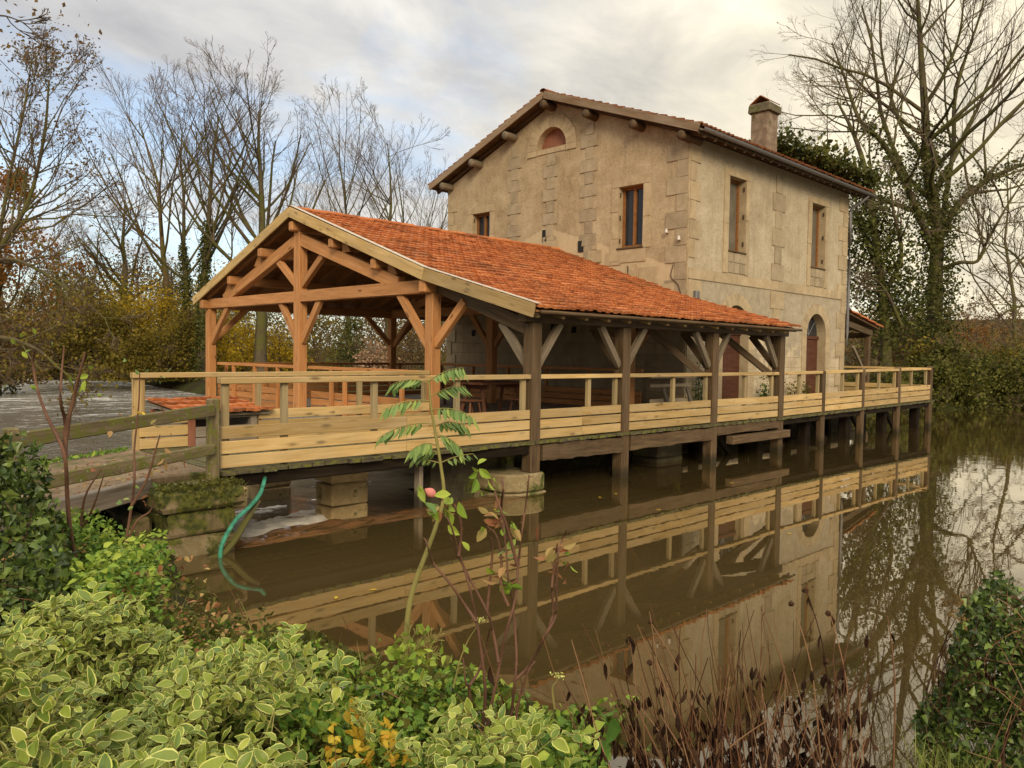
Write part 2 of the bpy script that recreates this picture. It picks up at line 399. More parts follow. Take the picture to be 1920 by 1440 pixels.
M['darkstone'] = stone_mat('damp_masonry', ((0.03, 0.023, 0.012), (0.06, 0.046, 0.024), (0.10, 0.08, 0.045)), moss=0.25)
M['concrete'] = stone_mat('worn_path', ((0.085, 0.053, 0.026), (0.18, 0.12, 0.064), (0.28, 0.20, 0.115)), moss=0.24, scale=2.4)
M['chim'] = stone_mat('chimney_render', ((0.085, 0.055, 0.035), (0.215, 0.15, 0.095), (0.36, 0.275, 0.18)), moss=0.08, scale=4)
M['chimcap'] = stone_mat('chimney_cap', ((0.07, 0.055, 0.035), (0.13, 0.105, 0.06), (0.22, 0.18, 0.11)), moss=0.35, scale=4)
M['blacksoil'] = stone_mat('bank_soil', ((0.018, 0.013, 0.007), (0.035, 0.026, 0.013), (0.06, 0.045, 0.022)), moss=0.2)

def render_wall(name, gable):
    """lime render with stains; lower down the render has gone and the rubble shows (object space = world)"""
    b = MB(name); v = b.coord('Object'); X, Y, Z = b.sep(b.n('ShaderNodeNewGeometry').outputs['Position'])
    big = b.noise(v, 0.55, 6, 0.6, 0.5); med = b.noise(v, 2.2, 7, 0.62, 0.4); fine = b.noise(v, 38, 4, 0.7)
    streak = b.noise(b.coord('Object', (3.2, 3.2, 0.28)), 1.5, 5, 0.6, 0.2)
    t = b.math('ADD', b.math('ADD', b.math('MULTIPLY', big, 0.4), b.math('MULTIPLY', med, 0.35)), b.math('MULTIPLY', fine, 0.25))
    if gable: tone = [(0.36, (0.225, 0.16, 0.083)), (0.48, (0.345, 0.256, 0.145)), (0.62, (0.45, 0.348, 0.212))]
    else: tone = [(0.36, (0.25, 0.195, 0.118)), (0.48, (0.375, 0.30, 0.188)), (0.62, (0.475, 0.39, 0.26))]
    col = b.ramp(t, tone)
    col = b.mix(b.math('MULTIPLY', b.ramp(streak, [(0.34, 1.0), (0.47, 0.0)]), 0.30), col, (0.19, 0.14, 0.085))
    grain = b.noise(v, 15, 6, 0.75, 0.5)
    col = b.mix(1.0, col, b.ramp(grain, [(0.32, 0.70), (0.5, 1.0), (0.68, 1.16)]), 'MULTIPLY')
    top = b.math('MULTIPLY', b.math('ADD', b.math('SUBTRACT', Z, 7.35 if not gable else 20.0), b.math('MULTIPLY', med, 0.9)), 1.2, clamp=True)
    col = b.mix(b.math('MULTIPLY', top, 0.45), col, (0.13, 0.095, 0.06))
    spots = b.ramp(b.noise(v, 7, 5, 0.7, 0.6), [(0.66, 0.0), (0.72, 1.0)])
    col = b.mix(b.math('MULTIPLY', spots, 0.5), col, (0.55, 0.44, 0.29))
    # coursed blocks laid bare
    cv = b.n('ShaderNodeCombineXYZ'); b.L.new(Y if gable else X, cv.inputs[0]); b.L.new(Z, cv.inputs[1])
    wob = b.n('ShaderNodeVectorMath', operation='ADD'); b.L.new(cv.outputs[0], wob.inputs[0])
    ws = b.n('ShaderNodeVectorMath', operation='SCALE'); nz = b.n('ShaderNodeTexNoise'); nz.inputs['Scale'].default_value = 3.0; b.L.new(v, nz.inputs[0])
    b.L.new(nz.outputs['Color'], ws.inputs[0]); ws.inputs['Scale'].default_value = 0.07; b.L.new(ws.outputs[0], wob.inputs[1])
    br = b.n('ShaderNodeTexBrick'); b.L.new(wob.outputs[0], br.inputs[0]); br.offset = 0.5
    for k, x in (('Scale', 1.0), ('Mortar Size', 0.014), ('Mortar Smooth', 0.3), ('Bias', 0.0), ('Brick Width', 0.62), ('Row Height', 0.31)): br.inputs[k].default_value = x
    br.inputs['Color1'].default_value = (0.50, 0.40, 0.255, 1); br.inputs['Color2'].default_value = (0.36, 0.275, 0.165, 1); br.inputs['Mortar'].default_value = (0.24, 0.18, 0.105, 1)
    blk = b.mix(0.55, br.outputs[0], b.ramp(med, [(0.3, (0.27, 0.20, 0.115)), (0.65, (0.56, 0.45, 0.29))]))
    if gable:
        # below the scar of an older, lower roof the wall is bare stone
        scar = b.math('SUBTRACT', 5.78, b.math('MULTIPLY', b.math('ABSOLUTE', b.math('SUBTRACT', Y, 15.6)), 0.325))
        below = b.math('SUBTRACT', scar, Z)
        pale = b.math('MULTIPLY', b.math('ADD', below, b.math('MULTIPLY', b.math('SUBTRACT', med, 0.5), 0.12)), 30, clamp=True)
        col = b.mix(b.math('MULTIPLY', pale, 0.85), col, b.mix(0.35, (0.52, 0.40, 0.235), col))
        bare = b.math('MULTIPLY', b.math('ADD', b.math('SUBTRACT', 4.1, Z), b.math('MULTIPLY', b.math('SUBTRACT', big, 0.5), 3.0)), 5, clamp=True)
    else:
        low = b.math('MULTIPLY', b.math('SUBTRACT', 4.05, Z), 40, clamp=True)
        col = b.mix(b.math('MULTIPLY', low, 0.55), col, b.ramp(b.noise(v, 5, 7, 0.7, 0.5), [(0.35, (0.20, 0.16, 0.105)), (0.65, (0.38, 0.31, 0.21))]))
        bare = b.math('MULTIPLY', b.math('ADD', b.math('SUBTRACT', 2.35, Z), b.math('MULTIPLY', b.math('SUBTRACT', med, 0.5), 3.4)), 4, clamp=True)
    col = b.mix(bare, col, blk)
    if gable: blk = b.mix(1.0, blk, (0.70, 0.66, 0.60), 'MULTIPLY')  # bare blocks darkened: shade under the pavilion roof put into the colour
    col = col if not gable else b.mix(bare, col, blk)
    h = b.math('ADD', b.math('MULTIPLY', t, 1.0), b.math('MULTIPLY', b.math('MULTIPLY', br.outputs['Fac'], bare), -1.4))
    return b.done(col, 0.93, b.bump(h, 0.5, 0.02), 0.2)
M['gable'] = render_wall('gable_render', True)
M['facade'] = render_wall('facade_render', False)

def tile_mat(name='clay_tiles', dim=1.0, thr=0.485):
    b = MB(name); v = b.coord('Object')
    r = b.island()
    col = b.ramp(r, [(0.0, (0.25, 0.072, 0.022)), (0.2, (0.32, 0.095, 0.028)), (0.5, (0.39, 0.122, 0.036)), (0.8, (0.45, 0.155, 0.048)), (1.0, (0.36, 0.108, 0.034))])
    col = b.mix(1.0, col, (dim, dim*1.02, dim*1.05), 'MULTIPLY')
    n1 = b.noise(v, 1.1, 6, 0.6, 0.4); n2 = b.noise(v, 16, 6, 0.7, 0.3)
    col = b.mix(b.ramp(b.math('ADD', b.math('MULTIPLY', n1, 0.5), b.math('MULTIPLY', n2, 0.5)), [(thr, 0.0), (thr+0.15, 0.72)]), col, (0.105, 0.050, 0.021))
    col = b.mix(b.ramp(b.noise(v, 21, 5, 0.7), [(0.62, 0.0), (0.72, 0.5)]), col, (0.16, 0.135, 0.045))
    return b.done(col, 0.88, b.bump(n2, 0.4, 0.01), 0.2)
M['tile'] = tile_mat(); M['tile_old'] = tile_mat('weathered_tiles', 0.58, 0.46)
def flat(name, c, rough=0.6, metal=0.0, spec=0.4, var=0.15, scale=12):
    b = MB(name); n = b.noise(b.coord('Object'), scale, 5, 0.6)
    return b.done(b.mix(1.0, c, b.ramp(n, [(0.3, 1-var), (0.7, 1+var)]), 'MULTIPLY'), rough, b.bump(n, 0.1, 0.005), spec, metal)
M['zinc'] = flat('dull_zinc', (0.16, 0.15, 0.14), 0.5, 0.4)
M['flash'] = flat('pale_flashing', (0.44, 0.37, 0.27), 0.6, 0.0)
M['iron'] = flat('rusty_iron', (0.07, 0.04, 0.025), 0.8)
M['white'] = flat('white_porcelain', (0.52, 0.46, 0.38), 0.4)
M['paper'] = flat('paper_notice', (0.66, 0.60, 0.52), 0.8)
M['ink'] = flat('notice_ink', (0.10, 0.05, 0.045), 0.8)
M['hose'] = flat('green_hose', (0.045, 0.20, 0.12), 0.6, var=0.5, scale=14, spec=0.15)
M['inside'] = flat('dark_interior', (0.012, 0.010, 0.008), 0.9)
def glass_mat():
    b = MB('window_glass'); n = b.noise(b.coord('Object'), 1.5, 3, 0.5)
    return b.done((0.020, 0.022, 0.026), 0.08, b.bump(n, 0.25, 0.03), 0.4)
M['glass'] = glass_mat()
def dusty_glass():
    b = MB('shaded_pane'); n = b.noise(b.coord('Object'), 2.0, 4, 0.6)
    return b.done(b.ramp(n, [(0.3, (0.10, 0.085, 0.06)), (0.7, (0.17, 0.145, 0.105))]), 0.2, None, 0.6)
M['pane'] = dusty_glass()

def pond_mat():
    b = MB('brown_pond_water'); v = b.coord('Object')
    rip = b.noise(b.coord('Object', (1.0, 1.0, 1.0), rot=(0, 0, 0.7)), 1.7, 3, 0.5, 0.4); rip2 = b.noise(v, 7.0, 2, 0.5)
    X, Y, Z = b.sep(v)
    # the far, open end of the pond is a little livelier
    amp = b.math('ADD', 0.10, b.math('MULTIPLY', b.math('SUBTRACT', b.math('SUBTRACT', X, Y), 6.0), 0.035, clamp=True))
    h = b.math('MULTIPLY', b.math('ADD', rip, b.math('MULTIPLY', rip2, 0.22)), amp)
    col = b.ramp(b.noise(v, 0.35, 4, 0.6), [(0.35, (0.050, 0.033, 0.0105)), (0.65, (0.060, 0.040, 0.014))])
    nrm = b.bump(h, 0.11, 0.05)
    df = b.n('ShaderNodeBsdfDiffuse'); b.put(df.inputs[0], col)
    gl = b.n('ShaderNodeBsdfGlossy'); gl.inputs['Roughness'].default_value = 0.012; gl.inputs[0].default_value = (1.0, 0.96, 0.88, 1); b.L.new(nrm, gl.inputs['Normal'])
    lw = b.n('ShaderNodeLayerWeight'); lw.inputs['Blend'].default_value = 0.5; b.L.new(nrm, lw.inputs['Normal'])
    fr = b.ramp(lw.outputs['Facing'], [(0.0, 0.04), (0.50, 0.17), (0.64, 0.235), (0.74, 0.37), (0.83, 0.58), (0.95, 0.88)])
    mx = b.n('ShaderNodeMixShader'); b.L.new(fr, mx.inputs[0]); b.L.new(df.outputs[0], mx.inputs[1]); b.L.new(gl.outputs[0], mx.inputs[2])
    b.L.new(mx.outputs[0], b.out.inputs[0]); return b.m
M['pond'] = pond_mat()
def river_mat():
    b = MB('rushing_river_water'); v = b.coord('Object'); X, Y, Z = b.sep(v)
    w = b.noise(b.coord('Object', (1, 0.55, 1)), 2.4, 6, 0.62, 0.6); w2 = b.noise(v, 0.6, 3, 0.5)
    streak = b.noise(b.coord('Object', (0.30, 1.5, 1), rot=(0, 0, 0.35)), 1.0, 7, 0.66, 0.8)
    fleck = b.noise(b.coord('Object', (1.0, 2.2, 1)), 3.4, 5, 0.7, 0.5)
    f = b.math('ADD', b.math('MULTIPLY', streak, 0.6), b.math('MULTIPLY', fleck, 0.4))
    far = b.math('MULTIPLY', b.math('SUBTRACT', Y, 13.0), 0.035, clamp=True)
    fm = b.math('MULTIPLY', b.math('SUBTRACT', f, b.math('SUBTRACT', 0.60, b.math('MULTIPLY', far, 0.10))), 11.0, clamp=True)
    milk_sheen = b.mix(far, (0.085, 0.068, 0.042), (0.30, 0.275, 0.23))  # milky water; sky reflection on the far reach put into its colour
    col = b.mix(b.math('MULTIPLY', fm, 0.9), milk_sheen, (0.70, 0.66, 0.58))
    rough = b.math('ADD', 0.07, b.math('MULTIPLY', fm, 0.6))
    return b.done(col, rough, b.bump(b.math('ADD', w, b.math('MULTIPLY', w2, 1.2)), 0.42, 0.07), 0.75, ior=1.5)
M['river'] = river_mat()

def leaf_mat(name, cols, trans=0.25, rough=0.6, spec=0.10):
    b = MB(name); r = b.island(); k = len(cols)
    col = b.ramp(r, [(i/(k-1), c) for i, c in enumerate(cols)])
    return b.done(col, rough, None, spec, trans=trans)
M['ivy'] = leaf_mat('ivy_leaves', [(0.024, 0.038, 0.009), (0.042, 0.066, 0.014), (0.068, 0.105, 0.020), (0.16, 0.21, 0.04), (0.05, 0.06, 0.016)], 0.15, 0.4, 0.25)
M['ivy_far'] = leaf_mat('ivy_on_trees', [(0.032, 0.036, 0.009), (0.055, 0.062, 0.014), (0.085, 0.090, 0.019), (0.125, 0.115, 0.025)], 0.2)
M['vinca'] = leaf_mat('periwinkle_green', [(0.08, 0.125, 0.015), (0.14, 0.185, 0.025), (0.21, 0.245, 0.034), (0.095, 0.145, 0.032), (0.31, 0.325, 0.05)], 0.12, 0.4, 0.2)
M['vinca_rim'] = leaf_mat('periwinkle_rim', [(0.52, 0.50, 0.12), (0.60, 0.58, 0.19), (0.50, 0.52, 0.10), (0.66, 0.62, 0.26)], 0.25, 0.45)
M['weed'] = leaf_mat('green_weeds', [(0.045, 0.095, 0.014), (0.085, 0.16, 0.022), (0.13, 0.215, 0.032), (0.17, 0.25, 0.034), (0.24, 0.27, 0.04)], 0.16, 0.45)
M['weed_bright'] = leaf_mat('bright_shoots', [(0.12, 0.19, 0.022), (0.20, 0.28, 0.033), (0.31, 0.36, 0.05), (0.09, 0.15, 0.026)], 0.2, 0.45)
M['yellowleaf'] = leaf_mat('yellow_leaves', [(0.32, 0.19, 0.015), (0.48, 0.32, 0.03), (0.58, 0.42, 0.05), (0.42, 0.20, 0.02), (0.30, 0.27, 0.03)], 0.3)
M['redleaf'] = leaf_mat('reddish_leaves', [(0.20, 0.07, 0.03), (0.30, 0.13, 0.055), (0.36, 0.19, 0.08), (0.40, 0.28, 0.10), (0.22, 0.17, 0.05)], 0.3)
M['deadleaf'] = leaf_mat('dead_leaves', [(0.014, 0.007, 0.004), (0.028, 0.014, 0.008), (0.055, 0.028, 0.014)], 0.05, 0.8, 0.05)
M['sapleaf'] = leaf_mat('sapling_leaflets', [(0.12, 0.19, 0.05), (0.17, 0.25, 0.07), (0.22, 0.30, 0.09), (0.30, 0.36, 0.08)], 0.3, 0.4)
M['olive'] = leaf_mat('olive_thicket', [(0.085, 0.068, 0.013), (0.13, 0.10, 0.017), (0.18, 0.135, 0.021), (0.23, 0.165, 0.024)], 0.35)
M['gold'] = leaf_mat('golden_thicket', [(0.24, 0.155, 0.013), (0.38, 0.25, 0.016), (0.52, 0.35, 0.024), (0.28, 0.20, 0.02)], 0.4)
M['rust'] = leaf_mat('rust_leaves', [(0.13, 0.048, 0.010), (0.21, 0.080, 0.014), (0.28, 0.12, 0.019), (0.17, 0.095, 0.018)], 0.3)
M['brown'] = leaf_mat('brown_thicket', [(0.085, 0.050, 0.020), (0.135, 0.080, 0.030), (0.19, 0.115, 0.042), (0.15, 0.105, 0.028)], 0.3)
M['pinkish'] = leaf_mat('pale_seed_heads', [(0.24, 0.14, 0.075), (0.34, 0.21, 0.12), (0.42, 0.28, 0.17)], 0.3)
M['bankgreen'] = leaf_mat('bank_bushes', [(0.040, 0.043, 0.009), (0.064, 0.066, 0.012), (0.095, 0.092, 0.017), (0.15, 0.13, 0.028)], 0.25)
M['grass'] = leaf_mat('grass_blades', [(0.10, 0.13, 0.02), (0.16, 0.20, 0.03), (0.26, 0.27, 0.06), (0.34, 0.30, 0.11)], 0.3)
M['petal'] = leaf_mat('rose_petals', [(0.62, 0.20, 0.16), (0.70, 0.28, 0.22)], 0.3)
def bark(name, a, c, moss=0.0):
    b = MB(name); v = b.coord('Object'); n = b.noise(v, 3.0, 7, 0.6, 0.3)
    col = b.ramp(n, [(0.3, a), (0.7, c)])
    if moss: col = b.mix(b.ramp(b.noise(v, 1.0, 5, 0.6), [(0.5-moss*0.2, 0.0), (0.62-moss*0.2, 0.85)]), col, (0.085, 0.078, 0.018))
    return b.done(col, 0.9, None, 0.15)
M['bark'] = bark('grey_bark', (0.045, 0.032, 0.018), (0.115, 0.085, 0.05), 0.35)
M['bark_gold'] = bark('ochre_bark', (0.075, 0.045, 0.018), (0.16, 0.10, 0.04), 0.3)
M['twig'] = bark('twigs', (0.075, 0.050, 0.028), (0.145, 0.10, 0.060))
M['twig_r'] = bark('pale_twigs', (0.085, 0.060, 0.034), (0.165, 0.12, 0.068))
M['cane'] = bark('rose_canes', (0.070, 0.032, 0.018), (0.175, 0.088, 0.050))
M['sapstem'] = bark('sapling_stem', (0.15, 0.13, 0.035), (0.28, 0.24, 0.075))
M['straw'] = leaf_mat('dry_stems', [(0.032, 0.014, 0.008), (0.075, 0.032, 0.016), (0.14, 0.066, 0.030), (0.26, 0.145, 0.072)], 0.0, 0.6)
def ground_mat():
    b = MB('ground_cover'); v = b.coord('Object')
    a = b.noise(v, 0.35, 6, 0.6); f = b.noise(v, 9, 6, 0.7)
    col = b.mix(b.ramp(a, [(0.4, 0.0), (0.6, 1.0)]), b.ramp(f, [(0.3, (0.016, 0.011, 0.005)), (0.7, (0.045, 0.032, 0.013))]),
                b.ramp(f, [(0.3, (0.018, 0.020, 0.005)), (0.7, (0.055, 0.056, 0.013))]))
    return b.done(col, 0.95, b.bump(f, 0.6, 0.05), 0.1)
M['ground'] = ground_mat()
# ------------------------------------------------------------------ ground and water
WATER = np.array([(3.1,8.0),(2.9,7.3),(2.62,6.4),(2.52,5.5),(2.5,4.8),(2.62,4.2),(2.85,3.6),(3.0,3.0),(3.1,2.5),(3.25,1.9),(3.7,1.2),(4.3,.75),(5.4,.2),(7,-1),(10,-4),(20,-12),(45,-20),(70,-24),
    (75,-8),(52,2),(42,8.6),(37,11.0),(33,12.2),(27.4,12.6),(26.9,10.95),(13.2,10.95),(13.2,19.8),(14,21),(17,23),(17.5,30),(17.5,40),(20,58),(25,95),(33,150),(24,155),(17,100),(12.5,62),(8.6,43),(5.2,36),(1,28),(-6,20),(-16,14),(-14,9),(-3,8.2),(.7,9.2),(2.6,10.2),(3.7,11.2),(3.72,8.1)])
def sdist(P, poly):
    """distance to a polygon, positive outside"""
    A = poly; B = np.roll(poly, -1, 0); d = np.full(len(P), 1e9); ins = np.zeros(len(P), bool)
    for a, b in zip(A, B):
        ab = b-a; t = np.clip(((P-a)@ab)/(ab@ab), 0, 1); d = np.minimum(d, np.hypot(*(P-(a+t[:, None]*ab)).T))
        c = (a[1] > P[:, 1]) != (b[1] > P[:, 1])
        with np.errstate(divide='ignore', invalid='ignore'):
            xi = (b[0]-a[0])*(P[:, 1]-a[1])/(b[1]-a[1])+a[0]
        ins ^= c & (P[:, 0] < xi)
    return np.where(ins, -d, d)
def terrain(P):
    P = np.atleast_2d(P)[:, :2]; d = sdist(P, WATER)
    h = np.where(d > 0, 0.02+0.48*(1-np.exp(-d/0.75)), np.maximum(-0.9, d*0.9))
    n = np.sin(P[:, 0]*1.7+P[:, 1]*.6)*np.sin(P[:, 1]*1.3-P[:, 0]*.4)*0.05
    far = np.clip((np.hypot(P[:, 0], P[:, 1])-90)/120, 0, 1); far = far*far*(3-2*far)
    right = np.clip((P[:, 0]-.8*P[:, 1]-10)/60, 0, 1)
    h = h + np.where(d > 0.2, n, 0) + far*(2.0+9.0*right)
    isl = (P[:, 0] > 13.3) & (P[:, 0] < 26.8) & (P[:, 1] > 11) & (P[:, 1] < 19.6)
    return np.where(isl, np.minimum(h, 0.45), h)
def build_ground():
    def axis(c, near, far, n):
        t = np.linspace(-1, 1, n); return c+np.sign(t)*(near*np.abs(t)+(far-near)*np.abs(t)**4)
    xs = axis(6, 22, 420, 190); ys = axis(9, 24, 420, 190)
    G = np.stack(np.meshgrid(xs, ys, indexing='ij'), -1).reshape(-1, 2)
    V = np.c_[G, terrain(G)]; n = len(ys); i = np.arange(len(xs)*n).reshape(len(xs), n)
    F = np.stack([i[:-1, :-1], i[1:, :-1], i[1:, 1:], i[:-1, 1:]], -1).reshape(-1, 4)
    tag(from_np('ground', V, F, M['ground'], smooth=True), kind='structure')
build_ground()
def sheet(name, poly, z, m):
    bm = bmesh.new(); f = bm.faces.new([bm.verts.new((x, y, z)) for x, y in poly]); f.normal_update()
    if f.normal.z < 0: f.normal_flip()
    bmesh.ops.triangulate(bm, faces=bm.faces[:])
    return tag(from_bm(name, bm, m), kind='structure')
sheet('pond_water', [(-3,-30),(90,-30),(90,14.5),(26.5,14.5),(26.5,10.86),(8.2,10.86),(8.2,7.9),(-3,7.9)], 0.0, M['pond'])
sheet('river_water', [(-60,8.92),(8.21,8.92),(8.21,10.87),(14.5,10.87),(14.5,22),(45,30),(60,170),(-60,170)], -0.25, M['river'])
def weir():
    xs = np.linspace(3.6, 8.22, 120); prof = [(7.9, 0.0), (8.0, 0.004), (8.1, -0.006), (8.2, 0.0), (8.3, -0.012), (8.4, -0.006), (8.5, -0.03), (8.58, -0.07), (8.68, -0.15), (8.78, -0.22), (8.93, -0.262)]
    V = []
    for y, z in prof:
        act = np.clip((7.6-xs)/3.0, 0, 1)
        wv = act*(0.026*np.sin(xs*3.1+y*11)+0.016*np.sin(xs*7.3-y*23)+0.008*np.sin(xs*17+y*9)) if 7.95 < y < 8.9 else 0*xs
        V.append(np.c_[xs, np.full_like(xs, y)+0.03*np.sin(xs*2.2+y), z*np.where(y < 8.55, act, 1)+wv])
    V = np.concatenate(V); n = len(xs); i = np.arange(len(V)).reshape(len(prof), n)
    F = np.stack([i[:-1, :-1], i[:-1, 1:], i[1:, 1:], i[1:, :-1]], -1).reshape(-1, 4)
    tag(from_np('weir_water', V, F, M['spill'], smooth=True), kind='structure')
def spill_mat():
    b = MB('spilling_water'); v = b.coord('Object', (0.7, 5, 5)); n = b.noise(v, 2.2, 5, 0.6, 0.5)
    col = b.ramp(n, [(0.40, (0.055, 0.034, 0.012)), (0.55, (0.16, 0.075, 0.028)), (0.68, (0.07, 0.045, 0.016))])
    return b.done(col, 0.05, b.bump(n, 0.35, 0.03), 0.5, ior=1.33)
M['spill'] = spill_mat(); weir()
# white water below the weir: strands of froth lying on the river
def vnoise(x, y, seed):
    """smooth value noise on arrays"""
    g = np.random.default_rng(seed); T = g.random((64, 64)); xi, yi = np.floor(x).astype(int), np.floor(y).astype(int); fx, fy = x-xi, y-yi
    fx, fy = fx*fx*(3-2*fx), fy*fy*(3-2*fy); q = lambda i, j: T[(xi+i) % 64, (yi+j) % 64]
    return (q(0, 0)*(1-fx)+q(1, 0)*fx)*(1-fy)+(q(0, 1)*(1-fx)+q(1, 1)*fx)*fy
def froth():
    xs, ys = np.arange(3.8, 7.4, .035), np.arange(8.72, 11.4, .035); X, Y = np.meshgrid(xs, ys, indexing='ij')
    n = sum(vnoise(X*f*.8+Y*f*.5, Y*f*1.6-X*f*.3, 5+k)*a for k, (f, a) in enumerate(((1.6, .45), (3.7, .28), (8.1, .17), (17, .10))))
    mask = np.clip(1.55-(X-3.8)/3.0, 0, 1)*np.clip(1.55-np.abs(Y-9.1)/1.5, 0, 1)
    Z = -.30+.125*np.clip(mask*1.15-.42+(n-.5)*1.9, -.2, 1)
    V = np.stack([X, Y, Z], -1).reshape(-1, 3); i = np.arange(len(V)).reshape(X.shape)
    F = np.stack([i[:-1, :-1], i[1:, :-1], i[1:, 1:], i[:-1, 1:]], -1).reshape(-1, 4)
    tag(from_np('white_water', V, F, M['foam'], smooth=True), kind='stuff')
M['foam'] = flat('foam', (0.86, 0.78, 0.64), 0.8, var=0.22, scale=9)
froth()

# ------------------------------------------------------------------ clay tile roofs
def tile_roof(name, path, x0, x1, m, parent, tw=0.20, expo=0.262, seed=1, eave_over=0.05):
    """path: ridge-to-eave polyline [(y,z)...]; tiles run in courses along x. One mesh."""
    g = np.random.default_rng(seed); P = np.array(path, float); seg = np.hypot(*np.diff(P, axis=0).T); cum = np.r_[0, np.cumsum(seg)]; Lt = cum[-1]+eave_over
    rows = int(Lt/expo); expo = Lt/rows; cols = int((x1-x0)/tw); tw = (x1-x0)/cols
    def at(s):
        k = np.clip(np.searchsorted(cum, s)-1, 0, len(seg)-1); t = (s-cum[k])/seg[k]; p = P[k]+(P[k+1]-P[k])*t; d = (P[k+1]-P[k])/seg[k]
        n = np.array([-d[1], d[0]]); n = n if n[1] > 0 else -n
        return p, d, n
    prof_x = np.array([0, .14, .30, .46, .62, .80, 1.0]); prof_h = np.array([.010, .018, .015, .003, .0, .003, .009])
    V, F = [], []; k = 0; m7 = len(prof_x)
    for r in range(rows):
        s1 = (r+1)*expo; s0 = max(0.0, s1-expo*1.32)
        p0, d0, n0 = at(s0); p1, d1, n1 = at(s1)
        off = 0
        for c in range(cols):
            xa = x0+c*tw+g.normal(0, .004); jz = g.normal(0, .003); js = g.normal(0, .005); lift = .046+abs(g.normal(0, .006)); tl = g.normal(0, .006)
            w = tw*1.0
            xs = xa+prof_x*w
            hh = prof_h+jz
            up = np.c_[xs, p0[0]+n0[0]*hh, p0[1]+n0[1]*hh]
            hl = prof_h+jz+lift+tl*(prof_x-.5)*2
            b = p1+d1*js
            # the free edge is scalloped a little
            sc = np.array([.0, .018, .018, .004, -.008, .002, .0])
            lo = np.c_[xs, b[0]+d1[0]*sc+n1[0]*hl, b[1]+d1[1]*sc+n1[1]*hl]
            fr = np.c_[xs, b[0]+d1[0]*(sc-.004)+n1[0]*(hl-.044), b[1]+d1[1]*(sc-.004)+n1[1]*(hl-.044)]
            V.append(np.r_[up, lo, fr])
            for j in range(m7-1):
                F.append((k+j, k+j+1, k+m7+j+1, k+m7+j)); F.append((k+m7+j, k+m7+j+1, k+2*m7+j+1, k+2*m7+j))
            F.append((k, k+m7, k+2*m7, k)); 
            k += 3*m7
    F = np.array(F); tri = F[F[:, 0] == F[:, 3]][:, :3]; quad = F[F[:, 0] != F[:, 3]]
    return from_np(name, np.concatenate(V), [quad, tri], m, parent)
def ridge_tiles(name, y, z, x0, x1, m, parent, r=0.12):
    V, F = [], []; k = 0; n = int((x1-x0)/.38); st = (x1-x0)/n
    for i in range(n):
        a = x0+i*st-.02; b = a+st+.05; j = random.uniform(-.008, .008); th = np.linspace(-.12, math.pi+.12, 8)
        for x, rr in ((a, r*.92), (b, r*1.06)):
            V.append(np.c_[np.full(8, x), y+np.cos(th)*rr, z+j+np.sin(th)*rr*.62])
        V.append(np.c_[np.full(8, b), y+np.cos(th)*r*.9, z+j+np.sin(th)*r*.5])
        for q in range(7):
            F += [(k+q, k+q+1, k+8+q+1, k+8+q), (k+8+q, k+8+q+1, k+16+q+1, k+16+q)]
        k += 24
    return from_np(name, np.concatenate(V), np.array(F), m, parent)

# ------------------------------------------------------------------ the mill house
XW, YW, XE, YN = 16.7, 10.85, 26.1, 20.03
mill = thing('mill_house', (XW, YW, 0), 'tall rendered stone mill house with gabled tile roof standing in the water', 'house')
def arch(cx, base, spring, r, n=18, close=True):
    a = [(cx-r, base)] if base < spring else []
    p = a+[(cx-r*math.cos(t), spring+r*math.sin(t)) for t in np.linspace(0, math.pi, n)]
    return p+([(cx+r, base)] if base < spring else [])
lun = arch(15.46, 8.02, 8.02, .57)
def rect(a, b, c, d): return [(a, c), (b, c), (b, d), (a, d)]
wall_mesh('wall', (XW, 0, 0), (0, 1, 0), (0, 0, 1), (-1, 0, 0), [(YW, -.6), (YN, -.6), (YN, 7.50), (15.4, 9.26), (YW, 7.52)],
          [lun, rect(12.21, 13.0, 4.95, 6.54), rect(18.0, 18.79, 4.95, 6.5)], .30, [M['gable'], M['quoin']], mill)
d1, d2 = arch(19.10, .83, 2.83, .67), arch(23.96, .83, 2.83, .675)
wall_mesh('wall', (0, YW, 0), (1, 0, 0), (0, 0, 1), (0, -1, 0), rect(XW, XE, -.6, 7.52),
          [rect(18.57, 19.45, 4.93, 6.86), rect(23.42, 24.38, 4.93, 6.86), d1, d2], .34, [M['facade'], M['quoin']], mill)
wall_mesh('wall', (XE, 0, 0), (0, 1, 0), (0, 0, 1), (1, 0, 0), [(YW, -.6), (YN, -.6), (YN, 7.50), (15.4, 9.26), (YW, 7.52)], [], .3, [M['facade'], M['quoin']], mill)
wall_mesh('wall', (0, YN, 0), (1, 0, 0), (0, 0, 1), (0, 1, 0), rect(XW, XE, -.6, 7.5), [], .3, [M['facade'], M['quoin']], mill)
def stones_x(name, col, m):   # stones on the gable: (y0,y1,z0,z1)
    return multi_box(name, [((XW-.020-.010*random.random(), a+.004, c+.006), (XW+.03, b-.004, d-.006)) for a, b, c, d in col], m, mill, jit=.004)
def stones_y(name, col, m):
    return multi_box(name, [((a+.004, YW-.020-.010*random.random(), c+.006), (b-.004, YW+.03, d-.006)) for a, b, c, d in col], m, mill, jit=.004)
def courses(cx0, cx1, nx0, nx1, z0, z1, h=.335, start=0):
    out = []; z = z1; i = start
    while z-h > z0-.2:
        zl = max(z-h, z0)
        out.append((cx0, cx1, zl, z) if i % 2 == 0 else (nx0, nx1, zl, z)); z -= h; i += 1
        if z <= z0: break
    return out
stones_x('quoin_column', courses(16.64, 17.22, 16.78, 17.07, 3.5, 8.30, start=1), M['quoin_grey'])
stones_x('quoin_column', courses(15.2, 15.74, 15.31, 15.61, 3.9, 7.84, start=1), M['quoin_grey'])
